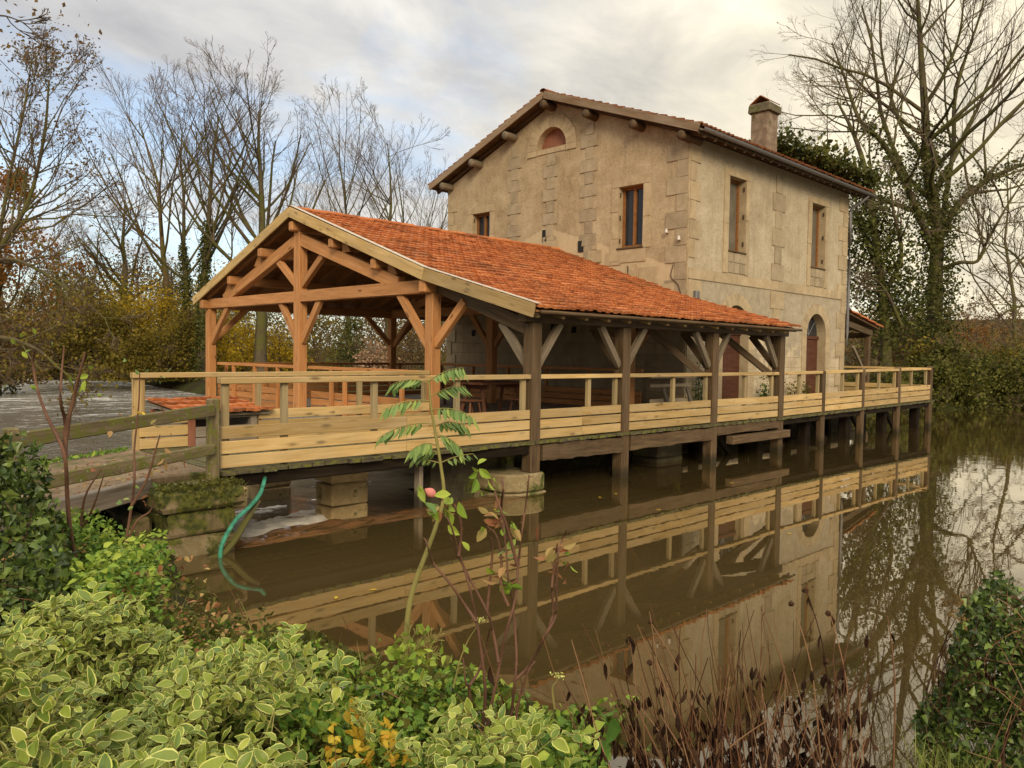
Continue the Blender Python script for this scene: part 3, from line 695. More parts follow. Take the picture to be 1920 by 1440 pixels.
stones_x('quoin_column', courses(13.75, 14.35, 13.89, 14.18, 3.2, 8.45, start=1), M['quoin_grey'])
stones_x('keystone_column', [(15.34, 15.60, 8.96, 9.16)], M['quoin'])
stones_x('corner_quoins', courses(10.88, 11.5, 10.88, 11.2, 1.2, 7.38, h=.42), M['quoin_grey'])
stones_x('corner_quoins', courses(19.55, 20.0, 19.75, 20.0, 1.0, 7.1, h=.42), M['quoin'])
stones_y('corner_quoins', courses(16.73, 17.18, 16.73, 17.0, 4.3, 7.38, h=.47), M['quoin'])
stones_y('corner_quoins', courses(16.73, 17.35, 16.73, 17.1, .9, 4.02, h=.47), M['quoin'])
stones_y('corner_quoins', courses(25.4, 26.07, 25.72, 26.07, .9, 7.35, h=.47), M['quoin'])
stones_y('quoin_column', courses(20.95, 21.7, 21.12, 21.52, 4.32, 7.3, h=.50, start=1), M['quoin_grey'])
stones_y('quoin_column', courses(20.95, 21.75, 21.12, 21.55, .9, 4.02, h=.50), M['quoin'])
stones_y('string_course', [(XW+.02+i*1.17, XW+.02+(i+1)*1.17, 4.04, 4.31) for i in range(8)], M['quoin'])
# scar stones where the old roof met the gable
for q_ in [(15.32, 15.58, 5.38, 5.74), (15.15, 15.7, 5.08, 5.37), (13.72, 14.12, 4.98, 5.3), (13.55, 14.0, 4.62, 4.96), (12.1, 13.0, 4.55, 4.9), (12.35, 12.72, 4.1, 4.5), (11.7, 12.3, 3.95, 4.4), (11.2, 12.0, 3.72, 3.94), (12.9, 13.4, 4.5, 4.85)]: stones_x('scar_stone', [q_], M['quoin'])
for a, b, c, d in [(15.60, 15.76, 5.36, 5.70), (14.14, 14.38, 4.95, 5.26), (15.3, 15.5, 4.98, 5.07), (12.62, 12.66, 4.18, 4.45)]: multi_box('wall_pocket', [((XW-.02, a, c), (XW+.02, b, d))], M['inside'], mill, jit=.012)
for y, z in [(18.6, 2.66), (17.1, 2.75), (15.2, 2.8), (14.4, 2.72), (13.4, 2.83), (12.2, 2.75), (16.1, 2.6)]: multi_box('wall_pocket', [((XW-.012, y, z), (XW+.02, y+.16, z+.18))], M['inside'], mill, jit=.012)

def window_on(U, N, O, a, b, z0, z1, glass, bars=1, hinge=True, sill=True, dp=.17):
    """wooden casement set back in an opening; returns the frame part with its panes"""
    U, N, O = Vector(U), Vector(N), Vector(O)
    def P(u, z, d): return O+U*u-N*d+Vector((0, 0, z))
    def bx(bm, u0, u1, za, zb, da, db):
        p, q = P(u0, za, da), P(u1, zb, db)
        lo = Vector(map(min, p, q)); hi = Vector(map(max, p, q)); box_bm(bm, (lo+hi)/2, hi-lo)
    bm = bmesh.new(); f = .07
    bx(bm, a, a+f, z0, z1, dp, dp+.08); bx(bm, b-f, b, z0, z1, dp, dp+.08)
    bx(bm, a+f, b-f, z0, z0+f, dp, dp+.08); bx(bm, a+f, b-f, z1-f, z1, dp, dp+.08)
    c = (a+b)/2
    if bars: bx(bm, c-.04, c+.04, z0+f, z1-f, dp-.01, dp+.07)
    inv = WM[mill].inverted()
    for v in bm.verts: v.co = inv @ v.co
    w = from_bm('window', bm, M['joinery'], mill, WM[mill])
    for u0, u1 in (((a+f, c-.05), (c+.05, b-f)) if bars else ((a+f, b-f),)):
        pz = bmesh.new()
        pz.faces.new([pz.verts.new(WM[mill].inverted() @ P(u, z, dp+.045)) for u, z in ((u0, z0+f), (u1, z0+f), (u1, z1-f), (u0, z1-f))])
        from_bm('pane', pz, glass, w, WM[mill])
    if sill:
        p, q = P(a-.03, z0-.045, -.05), P(b+.03, z0-.005, .16); lo = Vector(map(min, p, q)); hi = Vector(map(max, p, q))
        box('sill', lo, hi, M['dark'], w, .004)
    if hinge:
        for fz in (.12, .5, .88):
            for u in (a+.012, b-.012):
                p, q = P(u-.012, z0+(z1-z0)*fz-.06, .03), P(u+.012, z0+(z1-z0)*fz+.06, .07); lo = Vector(map(min, p, q)); hi = Vector(map(max, p, q))
                box('hinge', lo, hi, M['iron'], w, .003)
    return w
window_on((0, 1, 0), (-1, 0, 0), (XW, 0, 0), 12.21, 13.0, 4.95, 6.54, M['glass'])
window_on((0, 1, 0), (-1, 0, 0), (XW, 0, 0), 18.0, 18.79, 4.95, 6.5, M['glass'])
window_on((1, 0, 0), (0, -1, 0), (0, YW, 0), 18.57, 19.45, 4.93, 6.86, M['pane'], 0, dp=.2)
window_on((1, 0, 0), (0, -1, 0), (0, YW, 0), 23.42, 24.38, 4.93, 6.86, M['pane'], 0, dp=.2)
stones_x('window_surround', [(11.98, 12.58, 6.54, 6.79), (12.58, 13.24, 6.54, 6.79), (11.98, 12.21, 5.7, 6.54), (11.95, 12.21, 4.9, 5.7), (13.0, 13.24, 5.9, 6.54), (13.0, 13.22, 5.2, 5.9), (13.0, 13.26, 4.6, 5.2)], M['quoin'])
stones_x('window_surround', [(17.78, 19.0, 6.5, 6.72), (17.78, 18.0, 5.8, 6.5), (17.78, 18.0, 4.9, 5.8), (18.79, 19.0, 5.8, 6.5), (18.79, 19.0, 4.9, 5.8)], M['quoin'])
for a, b in ((18.57, 19.45), (23.42, 24.38)):
    stones_y('window_surround', [(a-.25, b+.21, 6.86, 7.06), (a-.25, a, 5.6, 6.86), (a-.25, a, 4.32, 5.6), (b, b+.21, 5.8, 6.86), (b, b+.21, 4.32, 5.8)], M['quoin'])
    stones_y('window_apron', [(a+.02+i*.3, a+.30+i*.3, 4.34+j*.28, 4.60+j*.28) for i in range(3) for j in range(2)], M['quoin_grey'])
def arch_ring(name, O, U, N, cx, base, spring, r0, r1, proud, m, n=13):
    """voussoirs and jambs round an arched opening, as one part"""
    O, U, N = Vector(O), Vector(U), Vector(N); bm = bmesh.new(); inv = WM[mill].inverted()
    def q(pts):
        a = [bm.verts.new(inv @ (O+U*x+Vector((0, 0, z))+N*proud)) for x, z in pts]; b = [bm.verts.new(inv @ (O+U*x+Vector((0, 0, z))-N*.02)) for x, z in pts]
        bm.faces.new(a); k = len(a)
        for i in range(k): bm.faces.new((a[i], a[(i+1) % k], b[(i+1) % k], b[i]))
    t = np.linspace(0, math.pi, n+1)
    for i in range(n):
        ts = np.linspace(t[i]+.004, t[i+1]-.004, 4)
        q([(cx-r1*math.cos(x), spring+r1*math.sin(x)) for x in ts]+[(cx-r0*math.cos(x), spring+r0*math.sin(x)) for x in ts[::-1]])
    z = spring
    while z > base+.01:
        zl = max(base, z-.52)
        for s in (-1, 1): q([(cx+s*r0, z-.004), (cx+s*r1, z-.004), (cx+s*r1, zl+.004), (cx+s*r0, zl+.004)])
        z = zl
    bmesh.ops.recalc_face_normals(bm, faces=bm.faces[:])
    return from_bm(name, bm, m, mill, WM[mill])
arch_ring('lunette_surround', (XW, 0, 0), (0, 1, 0), (-1, 0, 0), 15.46, 7.85, 8.02, .57, .94, .03, M['quoin'])
stones_x('lunette_sill', [(14.92, 15.28, 7.86, 8.0), (15.29, 15.66, 7.86, 8.0), (15.67, 16.0, 7.86, 8.0)], M['quoin'])
lf = prism('lunette_shutter', [(u-15.46, v-8.02) for u, v in lun], (XW+.20, 15.46, 8.02), (0, 1, 0), (0, 0, 1), (1, 0, 0), .04, M['redwood'], mill)
for cx in (19.10, 23.96):
    arch_ring('door_surround', (0, YW, 0), (1, 0, 0), (0, -1, 0), cx, .84, 2.83, .672, .975, .022, M['quoin'])
    d = multi_box('door', [((cx-.66+i*.165, YW+.24, .84), (cx-.66+(i+1)*.165-.006, YW+.29, 2.72)) for i in range(8)], M['door'], mill)
    box('transom', (cx-.66, YW+.2, 2.72), (cx+.66, YW+.29, 2.82), M['door'], d)
    prism('fanlight', [(u-cx, v-2.83) for u, v in arch(cx, 2.83, 2.83, .66)], (cx, YW+.27, 2.83), (1, 0, 0), (0, 0, 1), (0, 1, 0), .02, M['glass'], d)
    fb = []
    for t in (math.pi/4, math.pi/2, 3*math.pi/4):
        fb.append((np.array([(cx, YW+.255, 2.83), (cx+.65*math.cos(t), YW+.255, 2.83+.65*math.sin(t))]), np.array([.015, .015])))
    V, F = tubes(fb, 5); from_np('glazing_bar', V, F, M['zinc'], d)
# roof
RT = [(15.4, 9.47), (10.33, 7.585)]; LTp = [(15.4, 9.47), (20.47, 7.585)]
for path, s in ((RT, -1), (LTp, 1)):
    tile_roof('roof_tiles', path, 16.24, 26.75, M['tile_old'], mill, seed=4+s)
    (y0, z0), (y1, z1) = path
    prism('roof_boards', [(0, 0), (10.5, 0), (10.5, 1), (0, 1)], (16.25, y0, z0-.06), (1, 0, 0), (0, y1-y0, z1-z0), (0, 0, -1), .07, M['dark'], mill)
    beam('bargeboard', (16.26, y0+s*.0, z0-.075), (16.26, y1, z1-.075), .045, .20, M['barge'], mill)
    for k in range(22):
        x = 16.6+k*.47; beam('rafter', (x, y0+s*.1, z0-.20), (x, y1-s*.03, z1-.19), .08, .11, M['dark'], mill, bev=0)
ridge_tiles('ridge_tiles', 15.4, 9.49, 16.24, 26.75, M['tile_old'], mill)
for y in (15.4, 13.85, 12.3, 10.85, 16.95, 18.45, 19.85):
    z = 9.47-abs(y-15.4)*.372-.34
    tube('purlin', [(16.22+random.uniform(0, .06), y, z), (16.5, y, z+.005), (17.1, y, z)], .115, .125, M['grey_brace'] if y > 15.5 else M['dark'], mill, 10)
gut = []
P = np.array([(16.3, 10.27, 7.50), (26.8, 10.27, 7.47)]); th = np.linspace(math.pi, 2*math.pi, 7)
V = np.concatenate([np.c_[np.full(7, x), y+.075*np.cos(th), z+.02+.075*np.sin(th)] for x, y, z in P] + [np.c_[np.full(7, x), y+.066*np.cos(th), z+.02+.066*np.sin(th)] for x, y, z in P])
F = [(i, i+1, 8+i, 7+i) for i in range(6)]+[(14+i, 21+i, 22+i, 15+i) for i in range(6)]+[(i, 14+i, 15+i, i+1) for i in range(6)]
from_np('gutter', V, np.array(F), M['zinc'], mill, smooth=True)
beam('fascia', (16.3, 10.38, 7.47), (26.75, 10.38, 7.46), .03, .15, M['dark'], mill)
tube('downpipe', [(26.3, 10.3, 7.42), (26.2, 10.5, 7.2), (26.12, 10.76, 7.0), (26.12, 10.78, 6.5), (26.12, 10.78, 3.0), (26.12, 10.78, .9)], .05, .05, M['zinc'], mill, 10)
# chimney
ch = box('chimney', (23.5, 12.4, 8.1), (24.15, 13.0, 9.98), M['chim'], mill, .02, .012)
box('chimney_cap', (23.42, 12.32, 9.96), (24.23, 13.08, 10.24), M['chimcap'], ch, .03, .015)
for s in (-1, 1):
    prism('cover_tile', [(0, 0), (.62, 0), (.62, 1), (0, 1)], (23.5, 12.70+s*.36, 10.25), (1, 0, 0), (0, -s*.36, .24), (0, s*.3, .5), .05, M['tile'], ch)
# small fittings on the gable corner
for y, z in ((11.42, 5.18), (11.05, 4.97)):
    V, F = tubes([(np.array([(XW-.01, y, z), (XW-.08, y, z-.03), (XW-.10, y, z+.02)]), np.array([.012, .012, .012]))], 6); i = from_np('insulator_hook', V, F, M['iron'], mill)
    tube('insulator', [(XW-.10, y, z+.01), (XW-.10, y, z+.06), (XW-.10, y, z+.11)], .045, .03, M['white'], i, 8)
tube('cable', [(XW-.02, 11.25, 4.4), (XW-.03, 11.3, 4.1), (XW-.03, 11.1, 3.9), (XW-.03, 11.0, 3.65)], .012, .012, M['iron'], mill, 6)
box('junction_box', (16.95, YW-.12, 3.55), (17.12, YW-.004, 3.75), M['zinc'], mill, .02)
box('threshold_step', (23.2, 10.35, .82), (24.75, 10.835, .90), M['quoin'], mill, .01)
# foundation in the water below the deck
fd = thing('foundation_wall', (12, 10.9, 0), 'dark damp masonry wall under the deck behind the black timber posts', 'wall')
multi_box('masonry', [((8.68+i*.9+(j % 2)*.4, 10.75, -.7+j*.33), (8.68+i*.9+(j % 2)*.4+.89, 10.95, -.7+j*.33+.32)) for i in range(20) for j in range(4)] + [((8.55, 8.75, -.7), (8.69, 10.9, .6)), ((7.2, 8.95, -.7), (8.54, 9.3, .55))], M['darkstone'], fd, jit=.012)
# ------------------------------------------------------------------ the open timber pavilion
pav = thing('pavilion', (8.6, 15.15, .8), 'open-sided timber pavilion with orange clay tile roof built against the mill house', 'pavilion')
RP = [(15.15, 5.07), (10.6, 3.49), (7.97, 2.79)]; LP = [(15.15, 5.07), (19.97, 3.39)]
def roofz(y):
    p = RP if y <= 15.15 else LP
    for (a, za), (b, zb) in zip(p, p[1:]):
        if min(a, b) <= y <= max(a, b): return za+(zb-za)*(y-a)/(b-a)
    return p[-1][1]
tile_roof('roof_tiles', RP, 8.36, 16.72, M['tile'], pav, seed=11)
tile_roof('roof_tiles', LP, 8.36, 16.68, M['tile'], pav, seed=12)
ridge_tiles('ridge_tiles', 15.15, 5.09, 8.34, 16.69, M['tile'], pav, .105)
for p in (RP, LP):
    for (a, za), (b, zb) in zip(p, p[1:]):
        s = 1 if b > a else -1
        multi_box_b = []
        n = int(abs(b-a)/.16)
        for i in range(n):
            y0, y1 = a+(b-a)*i/n, a+(b-a)*(i+1)/n
            multi_box_b.append((y0, za+(zb-za)*i/n, y1, za+(zb-za)*(i+1)/n))
        V, F = [], []; k = 0
        for y0, z0, y1, z1 in multi_box_b:
            e = .003*s
            for x in (8.34, 16.66):
                V += [(x, y0+e, z0-.035), (x, y1-e, z1-.035), (x, y1-e, z1-.062), (x, y0+e, z0-.062)]
            F += [(k, k+1, k+5, k+4), (k+3, k+7, k+6, k+2), (k, k+4, k+7, k+3), (k+1, k+2, k+6, k+5), (k, k+3, k+2, k+1), (k+4, k+5, k+6, k+7)]; k += 8
        from_np('roof_boarding', V, np.array(F), M['sheath'], pav)
xr = [8.50+i*.56 for i in range(15)]
for x in xr:
    beam('rafter', (x, 15.1, roofz(15.1)-.115), (x, 10.62, roofz(10.62)-.115), .07, .10, M['sheath'], pav, 0)
    beam('rafter', (x, 15.2, roofz(15.2)-.115), (x, 19.85, roofz(19.85)-.115), .07, .10, M['sheath'], pav, 0)
    r = beam('rafter_tail', (x, 10.62, roofz(10.62)-.117), (x, 8.07, roofz(8.07)-.117), .075, .10, M['pine'], pav, 0)
for y, zc in ((15.15, 4.72), (16.54, 4.28), (18.07, 3.75), (13.6, 4.23), (12.15, 3.72)):
    beam('purlin', (8.34, y, zc), (16.66, y, zc), .16, .20, M['orange'], pav, .025)
for y in (19.6, 10.68):
    beam('wall_plate', (8.34, y, 3.24), (16.66, y, 3.24), .19, .22, M['orange'], pav, .02)
def truss(x, m, front):
    post = .20
    for y in (19.6, 10.68): box('post', (x-.1, y-.1, .80), (x+.1, y+.1, 3.127), m, pav, .010)
    box('king_post', (x-.1, 15.17-.12, .80), (x+.1, 15.17+.12, 4.62), m, pav, .010)
    beam('tie_beam', (x, 19.72, 3.255), (x, 15.30, 3.255), .18, .235, m, pav, .010)
    beam('tie_beam', (x, 15.04, 3.255), (x, 10.86, 3.255), .18, .235, m, pav, .010)
    for s in (1, -1):
        beam('principal_rafter', (x, 15.17+s*.125, 4.44), (x, 15.17+s*3.55, 3.345), .17, .245, m, pav, .010)
        beam('strut', (x, 15.17+s*.11, 3.50), (x, 15.17+s*.94, 4.08), .10, .145, m, pav, .006)
        beam('brace', (x, 15.17+s*.10, 2.30), (x, 15.17+s*.82, 3.17), .10, .145, m, pav, .006)
        for dy in (1.62, 3.15):
            prism('cleat', [(0, 0), (.30, 0), (.10, .24), (0, .24)], (x-.06, 15.17+s*(dy+.08), roofz(15.17+s*dy)-.47), (0, s, 0), (0, 0, 1), (1, 0, 0), .12, m, pav, .004)
    beam('brace', (x, 10.78, 2.22), (x, 11.63, 3.16), .10, .145, m, pav, .006)
    beam('brace', (x, 10.60, 2.24), (x, 9.84, 2.97), .10, .145, m, pav, .006)
    beam('brace', (x, 19.50, 2.30), (x, 18.60, 3.16), .10, .145, m, pav, .006)
    for y in (19.6, 10.68):
        for s in ((1,) if front else (1, -1)):
            beam('brace', (x+s*.10, y, 2.36), (x+s*.92, y, 3.15), .10, .14, m, pav, .006)
truss(8.6, M['orange'], True); truss(14.2, M['orange'], False)
# bargeboards and the pale flashing on their upper edge
for a, b in (((15.15, 5.07), (19.98, 3.385)), ((15.15, 5.07), (10.6, 3.49)), ((10.6, 3.49), (7.99, 2.80))):
    beam('bargeboard', (8.315, a[0], a[1]-.055), (8.315, b[0], b[1]-.055), .04, .205, M['pine'], pav, .004)
for a, b in (((15.10, 5.07), (10.6, 3.49)), ((10.6, 3.49), (7.93, 2.78))):
    beam('verge_flashing', (8.35, a[0], a[1]+.072), (8.35, b[0], b[1]+.072), .10, .012, M['flash'], pav, .002)
beam('eave_board', (8.36, 8.02, 2.725), (16.72, 8.02, 2.725), .02, .075, M['dark'], pav, .003)
tube('eave_gutter', [(8.4, 7.93, 2.73), (12.5, 7.93, 2.735), (16.78, 7.93, 2.73)], .028, .028, M['dark'], pav, 8)
# the old front row: dark oak posts standing in the water
FX = [8.66, 10.9, 13.78, 16.57]; FY = 8.34
beam('front_plate', (8.42, FY, 2.665), (16.86, FY, 2.665), .18, .15, M['dark'], pav, .012)
for i, x in enumerate(FX):
    w = .105
    beam('oak_post', (x, FY, .30 if i == 0 else -.7), (x, FY, 2.59), 2*w, 2*w, M['dark'], pav, .015)
    if i != 0: pass
    beam('oak_rafter', (x, FY+.02, 2.50), (x, 10.60, 3.27), .15, .24, M['dark'], pav, .012)
    beam('oak_brace', (x, FY+.10, 1.93), (x, 9.02, 2.60), .085, .13, M['grey_brace'] if i == 0 else M['dark'], pav, .006)
    for s in ([1], [1, -1], [1, -1], [-1])[i]:
        beam('oak_brace', (x+s*.10, FY, 1.93), (x+s*.62, FY, 2.60), .085, .12, M['grey_brace'], pav, .006)
beam('oak_brace', (16.57-.10, FY+.08, 1.7), (15.6, 9.4, 2.75), .1, .14, M['dark'], pav, .006)
beam('oak_brace', (13.78-.10, FY+.08, 1.7), (12.9, 9.4, 2.75), .1, .14, M['dark'], pav, .006)

# ------------------------------------------------------------------ walkway deck
def zo(x): return .085*max(0.0, x-16.6)/9.9
walk = thing('walkway_deck', (8.6, 8.3, .75), 'long timber walkway deck over the pond in front of the mill house', 'walkway')
bds = []
x = 3.72
while x < 26.62:
    w = random.uniform(.155, .175); x1 = min(x+w, 26.66)
    yb = 10.78 if x < 8.5 else 10.72
    e = random.uniform(-.035, .03) if x < 16.6 else random.uniform(-.02, .02)
    j = random.uniform(-.004, .004); z = zo(x)+j
    bds.append(((x, 8.20+e, .742+z), (x1-.012, yb, .790+z))); x = x1
multi_box('decking', bds, M['deckedge'], walk)
fl = []
x = 8.62
while x < 16.55:
    w = .165; fl.append(((x, 10.74, .742), (min(x+w, 16.66)-.01, 19.75, .79+random.uniform(-.003, .003)))); x += w
multi_box('pavilion_floor', fl, M['deck'], walk)
beam('edge_beam', (3.78, 8.33, .665), (8.55, 8.33, .665), .12, .145, M['black'], walk, .01)
beam('edge_beam', (8.78, 8.27, .60), (10.80, 8.27, .585), .13, .25, M['dark'], walk, 0, cuts=14, jit=.012)
beam('edge_beam', (11.0, 8.27, .60), (13.68, 8.27, .60), .13, .24, M['dark'], walk, 0, cuts=14, jit=.012)
beam('edge_beam', (13.88, 8.29, .64), (16.45, 8.29, .65), .12, .17, M['dark'], walk, 0, cuts=10, jit=.008)
beam('cap_beam', (14.3, 8.20, .43), (16.78, 8.20, .43), .17, .165, M['dark'], walk, .012)
beam('edge_beam', (16.7, 8.36, .68), (26.6, 8.36, .76), .10, .16, M['black'], walk, .01)
for y in (9.2, 10.2): beam('joist', (3.78, y, .66), (26.5, y, .70), .12, .15, M['black'], walk, .01)
RX = [18.79, 21.2, 23.8, 26.5]
for i, x in enumerate(RX):
    beam('support_post', (x, FY, -.8), (x, FY, 1.83+i*.035), .17, .17, M['dark'], walk, .03)
for x in [16.3]+[r-.12 for r in RX]:
    beam('pile', (x+.06, 8.72, -.8), (x+.06, 8.72, .70+zo(x)), .24, .24, M['black'], walk, .02)
    beam('pile', (x, 10.3, -.8), (x, 10.3, .70+zo(x)), .2, .2, M['black'], walk, .02)
for x in [14.9, 17.3, 19.7, 22.1, 24.6]:
    beam('diagonal_brace', (x-.2, 8.9, .66), (x+.95, 8.9, -.25), .09, .13, M['black'], walk, .01)
for i in range(3):
    beam('plank_post', (6.72+i*.9, 8.62, -.8), (6.72+i*.9, 8.62, .62), .07, .12, M['greyplank'], walk, .006) if i == 0 else None

# ------------------------------------------------------------------ plank railings
def railing(name, label, group=None): return thing(name, (0, 0, .8), label, 'railing', group)
def panel(t, p0, p1, z0, z1, m, posts, side=1, nplanks=3, rail=True, hp=.136, gap=.023, top=.965, postm=None, joints=()):
    """planks and a top rail between p0 and p1 (xy); side: which side of the posts the planks are on"""
    p0, p1 = np.array(p0, float), np.array(p1, float); d = (p1-p0)/np.linalg.norm(p1-p0); n = np.array([d[1], -d[0]])*side
    L = np.linalg.norm(p1-p0); cuts = [0.0]+[j for j in joints]+[1.0]
    for k in range(nplanks):
        for a, b in zip(cuts, cuts[1:]):
            aa, bb = p0+d*(L*a+.003), p0+d*(L*b-.003); za = z0+(z1-z0)*a; zb = z0+(z1-z0)*b; j = random.uniform(-.003, .003)
            beam('plank', (*(aa+n*.035), za+.078+k*(hp+gap)+j), (*(bb+n*.035), zb+.078+k*(hp+gap)+j), .032, hp, m, t, .005)
    if rail:
        beam('top_rail', (*(p0+n*.005), z0+top), (*(p1+n*.005), z1+top), .115, .068, m, t, .007)
    for q in posts:
        c = p0+d*q; zq = z0+(z1-z0)*q/L
        beam('baluster', (*(c-n*.03), zq+.0), (*(c-n*.03), zq+top-.036), .075, .07, postm or m, t, .006)
fr = railing('front_railing', 'yellow pine plank railing along the pond side of the walkway, interrupted by dark posts')
Z0 = .80
secs = [(3.74, 8.56, [.08, .79, 2.04, 3.42, 4.73], (.52,)), (8.765, 10.80, [1.24, 1.95], (.5,)), (11.005, 13.675, [1.45, 2.58], ()), (13.885, 16.465, [1.22, 2.40], ()),
        (16.68, 18.70, [.95, 1.92], ()), (18.88, 21.11, [1.15, 2.10], ()), (21.29, 23.71, [1.15, 2.30], ()), (23.89, 26.41, [1.05, 2.30], ())]
for i, (a, b, ps, jn) in enumerate(secs):
    panel(fr, (a, FY-.02), (b, FY-.02), Z0+zo(a), Z0+zo(b), M['pine'], ps, 1, joints=jn, postm=M['pine_grey'])
er = railing('end_railing', 'short plank railing closing the far right end of the walkway')
panel(er, (26.5, 8.45), (26.5, 12.6), Z0+zo(26.5), Z0+zo(26.5), M['pine'], [.9, 2.1, 3.2, 4.1], -1)
br_ = railing('inner_railing', 'yellow pine railing on the river side of the walkway, ending beside the small tiled shelter')
BY = 10.62
panel(br_, (3.70, BY), (4.33, BY), .79, .79, M['pine'], [.05], 1, rail=False)
panel(br_, (5.34, BY), (8.46, BY), .79, .79, M['pine'], [.03, 1.75, 3.05], 1, rail=False, postm=M['pine_grey'])
beam('top_rail', (3.62, BY+.0, 1.755), (8.46, BY+.0, 1.765), .115, .068, M['pine'], br_, .007)
beam('end_post', (3.70, BY+.04, .62), (3.70, BY+.04, 1.72), .10, .10, M['pine'], br_, .008)
gr_ = railing('gable_railing', 'orange stained plank railing across the open gable end of the pavilion')
panel(gr_, (8.74, 19.45), (8.74, 15.35), .79, .79, M['orange_plank'], [.9, 2.0, 3.1], -1, nplanks=3)
panel(gr_, (8.74, 15.0), (8.74, 10.85), .79, .79, M['orange_plank'], [.9, 1.4, 2.4, 3.3], -1, nplanks=3)
rr = railing('river_railing', 'dark plank railing along the far river side under the pavilion roof')
for a, b in ((8.8, 14.1), (14.3, 16.6)):
    panel(rr, (a, 19.62), (b, 19.62), .79, .79, M['orange_plank'], [i*1.1+.2 for i in range(int((b-a)/1.1))], -1)
wb = railing('wall_railing', 'low orange plank railing in the shade along the stone wall inside the pavilion')
panel(wb, (15.7, 19.2), (15.7, 11.4), .79, .79, M['orange_plank'], [.1, 1.6, 3.1, 4.6, 6.1, 7.4], 1)

# ------------------------------------------------------------------ small tiled shelter over the sluice
hut = thing('sluice_shelter', (4.8, 11.2, .7), 'small low shelter with a few clay tiles and grey plank front beside the walkway railing', 'shelter')
for x in (4.38, 5.27):
    for y in (10.62, 11.9): box('post', (x-.05, y-.05, .55), (x+.05, y+.05, 1.22), M['greyplank'] if x > 5 else M['redwood'], hut, .006)
for k in range(2): beam('front_plank', (4.43, 10.58, .83+k*.15), (5.32, 10.58, .83+k*.15), .03, .14, M['greyplank'], hut, .005)
beam('lintel', (4.3, 10.60, 1.20), (5.38, 10.60, 1.20), .06, .09, M['greyplank'], hut, .005)
multi_box('back_wall', [((4.4, 11.85, .6), (5.25, 11.88, 1.2)), ((4.36, 10.7, .6), (4.39, 11.85, 1.2)), ((5.26, 10.7, .6), (5.29, 11.85, 1.2))], M['greyplank'], hut)
t_ = tile_roof('roof_tiles', [(11.95, 1.36), (10.47, 1.245)], 4.22, 5.50, M['tile'], hut, tw=.2, expo=.35, seed=21)
prism('roof_boards', [(0, 0), (1.24, 0), (1.24, 1), (0, 1)], (4.24, 10.5, 1.225), (1, 0, 0), (0, 1.42, .115), (0, 0, -1), .03, M['greyplank'], hut)

# ------------------------------------------------------------------ stone path, abutment, piers
pth = [(3.715, 10.95), (3.0, 10.32), (0.6, 8.75), (-3.0, 6.6), (-2.2, 4.9), (0.3, 6.35), (1.7, 7.35), (3.05, 8.32), (3.715, 8.32)]
tag(prism('stone_path', pth, (0, 0, .645), (1, 0, 0), (0, 1, 0), (0, 0, 1), .14, M['concrete'], None, .02), kind='structure')
kb = tag(beam('kerb_beam', (-.2, 5.92, .70), (2.95, 8.22, .70), .10, .19, M['greyplank'], None, .01), 'weathered grey timber beam edging the stone path below the mossy handrail', 'beam')
ab = thing('stone_abutment', (3.4, 8.3, 0), 'mossy stacked stone abutment carrying the near end of the walkway', 'abutment')
box('stone_block', (2.98, 7.93, -.8), (3.76, 9.6, .19), M['footing'], ab, .03, .02); box('stone_block', (3.03, 7.90, .21), (3.74, 9.5, .44), M['abut'], ab, .03, .02)
blk = box('stone_block', (2.93, 7.84, .46), (3.83, 9.6, .70), M['abut'], ab, .05, .02)
box('stone_block', (3.72, 8.02, .40), (3.93, 8.35, .62), M['pier'], ab, .02, .012)
box('stone_block', (2.78, 8.15, -.6), (2.97, 10.4, .42), M['abut'], ab, .03, .02); box('stone_block', (3.0, 9.61, -.8), (3.76, 10.9, .66), M['abut'], ab, .03, .02)
def pier(lo, hi, rows, label, m='pier', g=None):
    t = thing('stone_pier', ((lo[0]+hi[0])/2, (lo[1]+hi[1])/2, lo[2]), label, 'pier', g)
    z = lo[2]; h = (hi[2]-lo[2])/rows
    for i in range(rows):
        e = .03 if i == 0 else .0
        box('stone_block', (lo[0]-e, lo[1]-e, z+i*h), (hi[0]+e, hi[1]+e, z+(i+1)*h-.008), M[m], t, .02, .010)
pier((5.84, 9.42, -.7), (6.44, 9.86, .585), 4, 'square stone pier standing in the white water under the walkway', g='bridge piers')
pier((5.8, 11.45, -.7), (6.35, 11.9, .585), 4, 'smaller stone pier further back under the river side of the deck', g='bridge piers')
pr = thing('post_footing', (8.45, 8.4, 0), 'rounded lichen-covered stone footing under the first dark post', 'footing')
for z0, z1, e in ((-.7, .02, .03), (.03, .305, 0)):
    bm = bmesh.new(); pts = [(8.05-e, 8.95), (8.05-e, 8.5), (8.12-e, 8.32-e), (8.3, 8.2-e), (8.66, 8.16-e), (8.84+e, 8.2-e), (8.86+e, 8.95)]
    prism('stone_block', pts, (0, 0, z0), (1, 0, 0), (0, 1, 0), (0, 0, 1), z1-z0, M['footing'], pr, .03)
pf = pier((12.9, 8.95, -.7), (13.75, 9.6, .5), 3, 'dark mossy stone pier behind the third dark post, grass on its edge', 'darkstone', 'bridge piers')

# mossy handrail along the path
hr = thing('mossy_handrail', (3.66, 8.2, .7), 'old two-rail handrail covered in moss and lichen leading to the walkway', 'handrail')
beam('post', (3.63, 8.22, .62), (3.63, 8.22, 1.58), .12, .10, M['mossy'], hr, .015)
beam('post', (1.55, 7.20, .4), (1.55, 7.20, 1.46), .11, .10, M['mossy'], hr, .015)
beam('rail', (3.60, 8.14, 1.465), (1.30, 7.02, 1.345), .05, .125, M['mossy'], hr, .008)
beam('rail', (3.60, 8.14, 1.05), (1.20, 6.97, .97), .05, .115, M['mossy'], hr, .008)
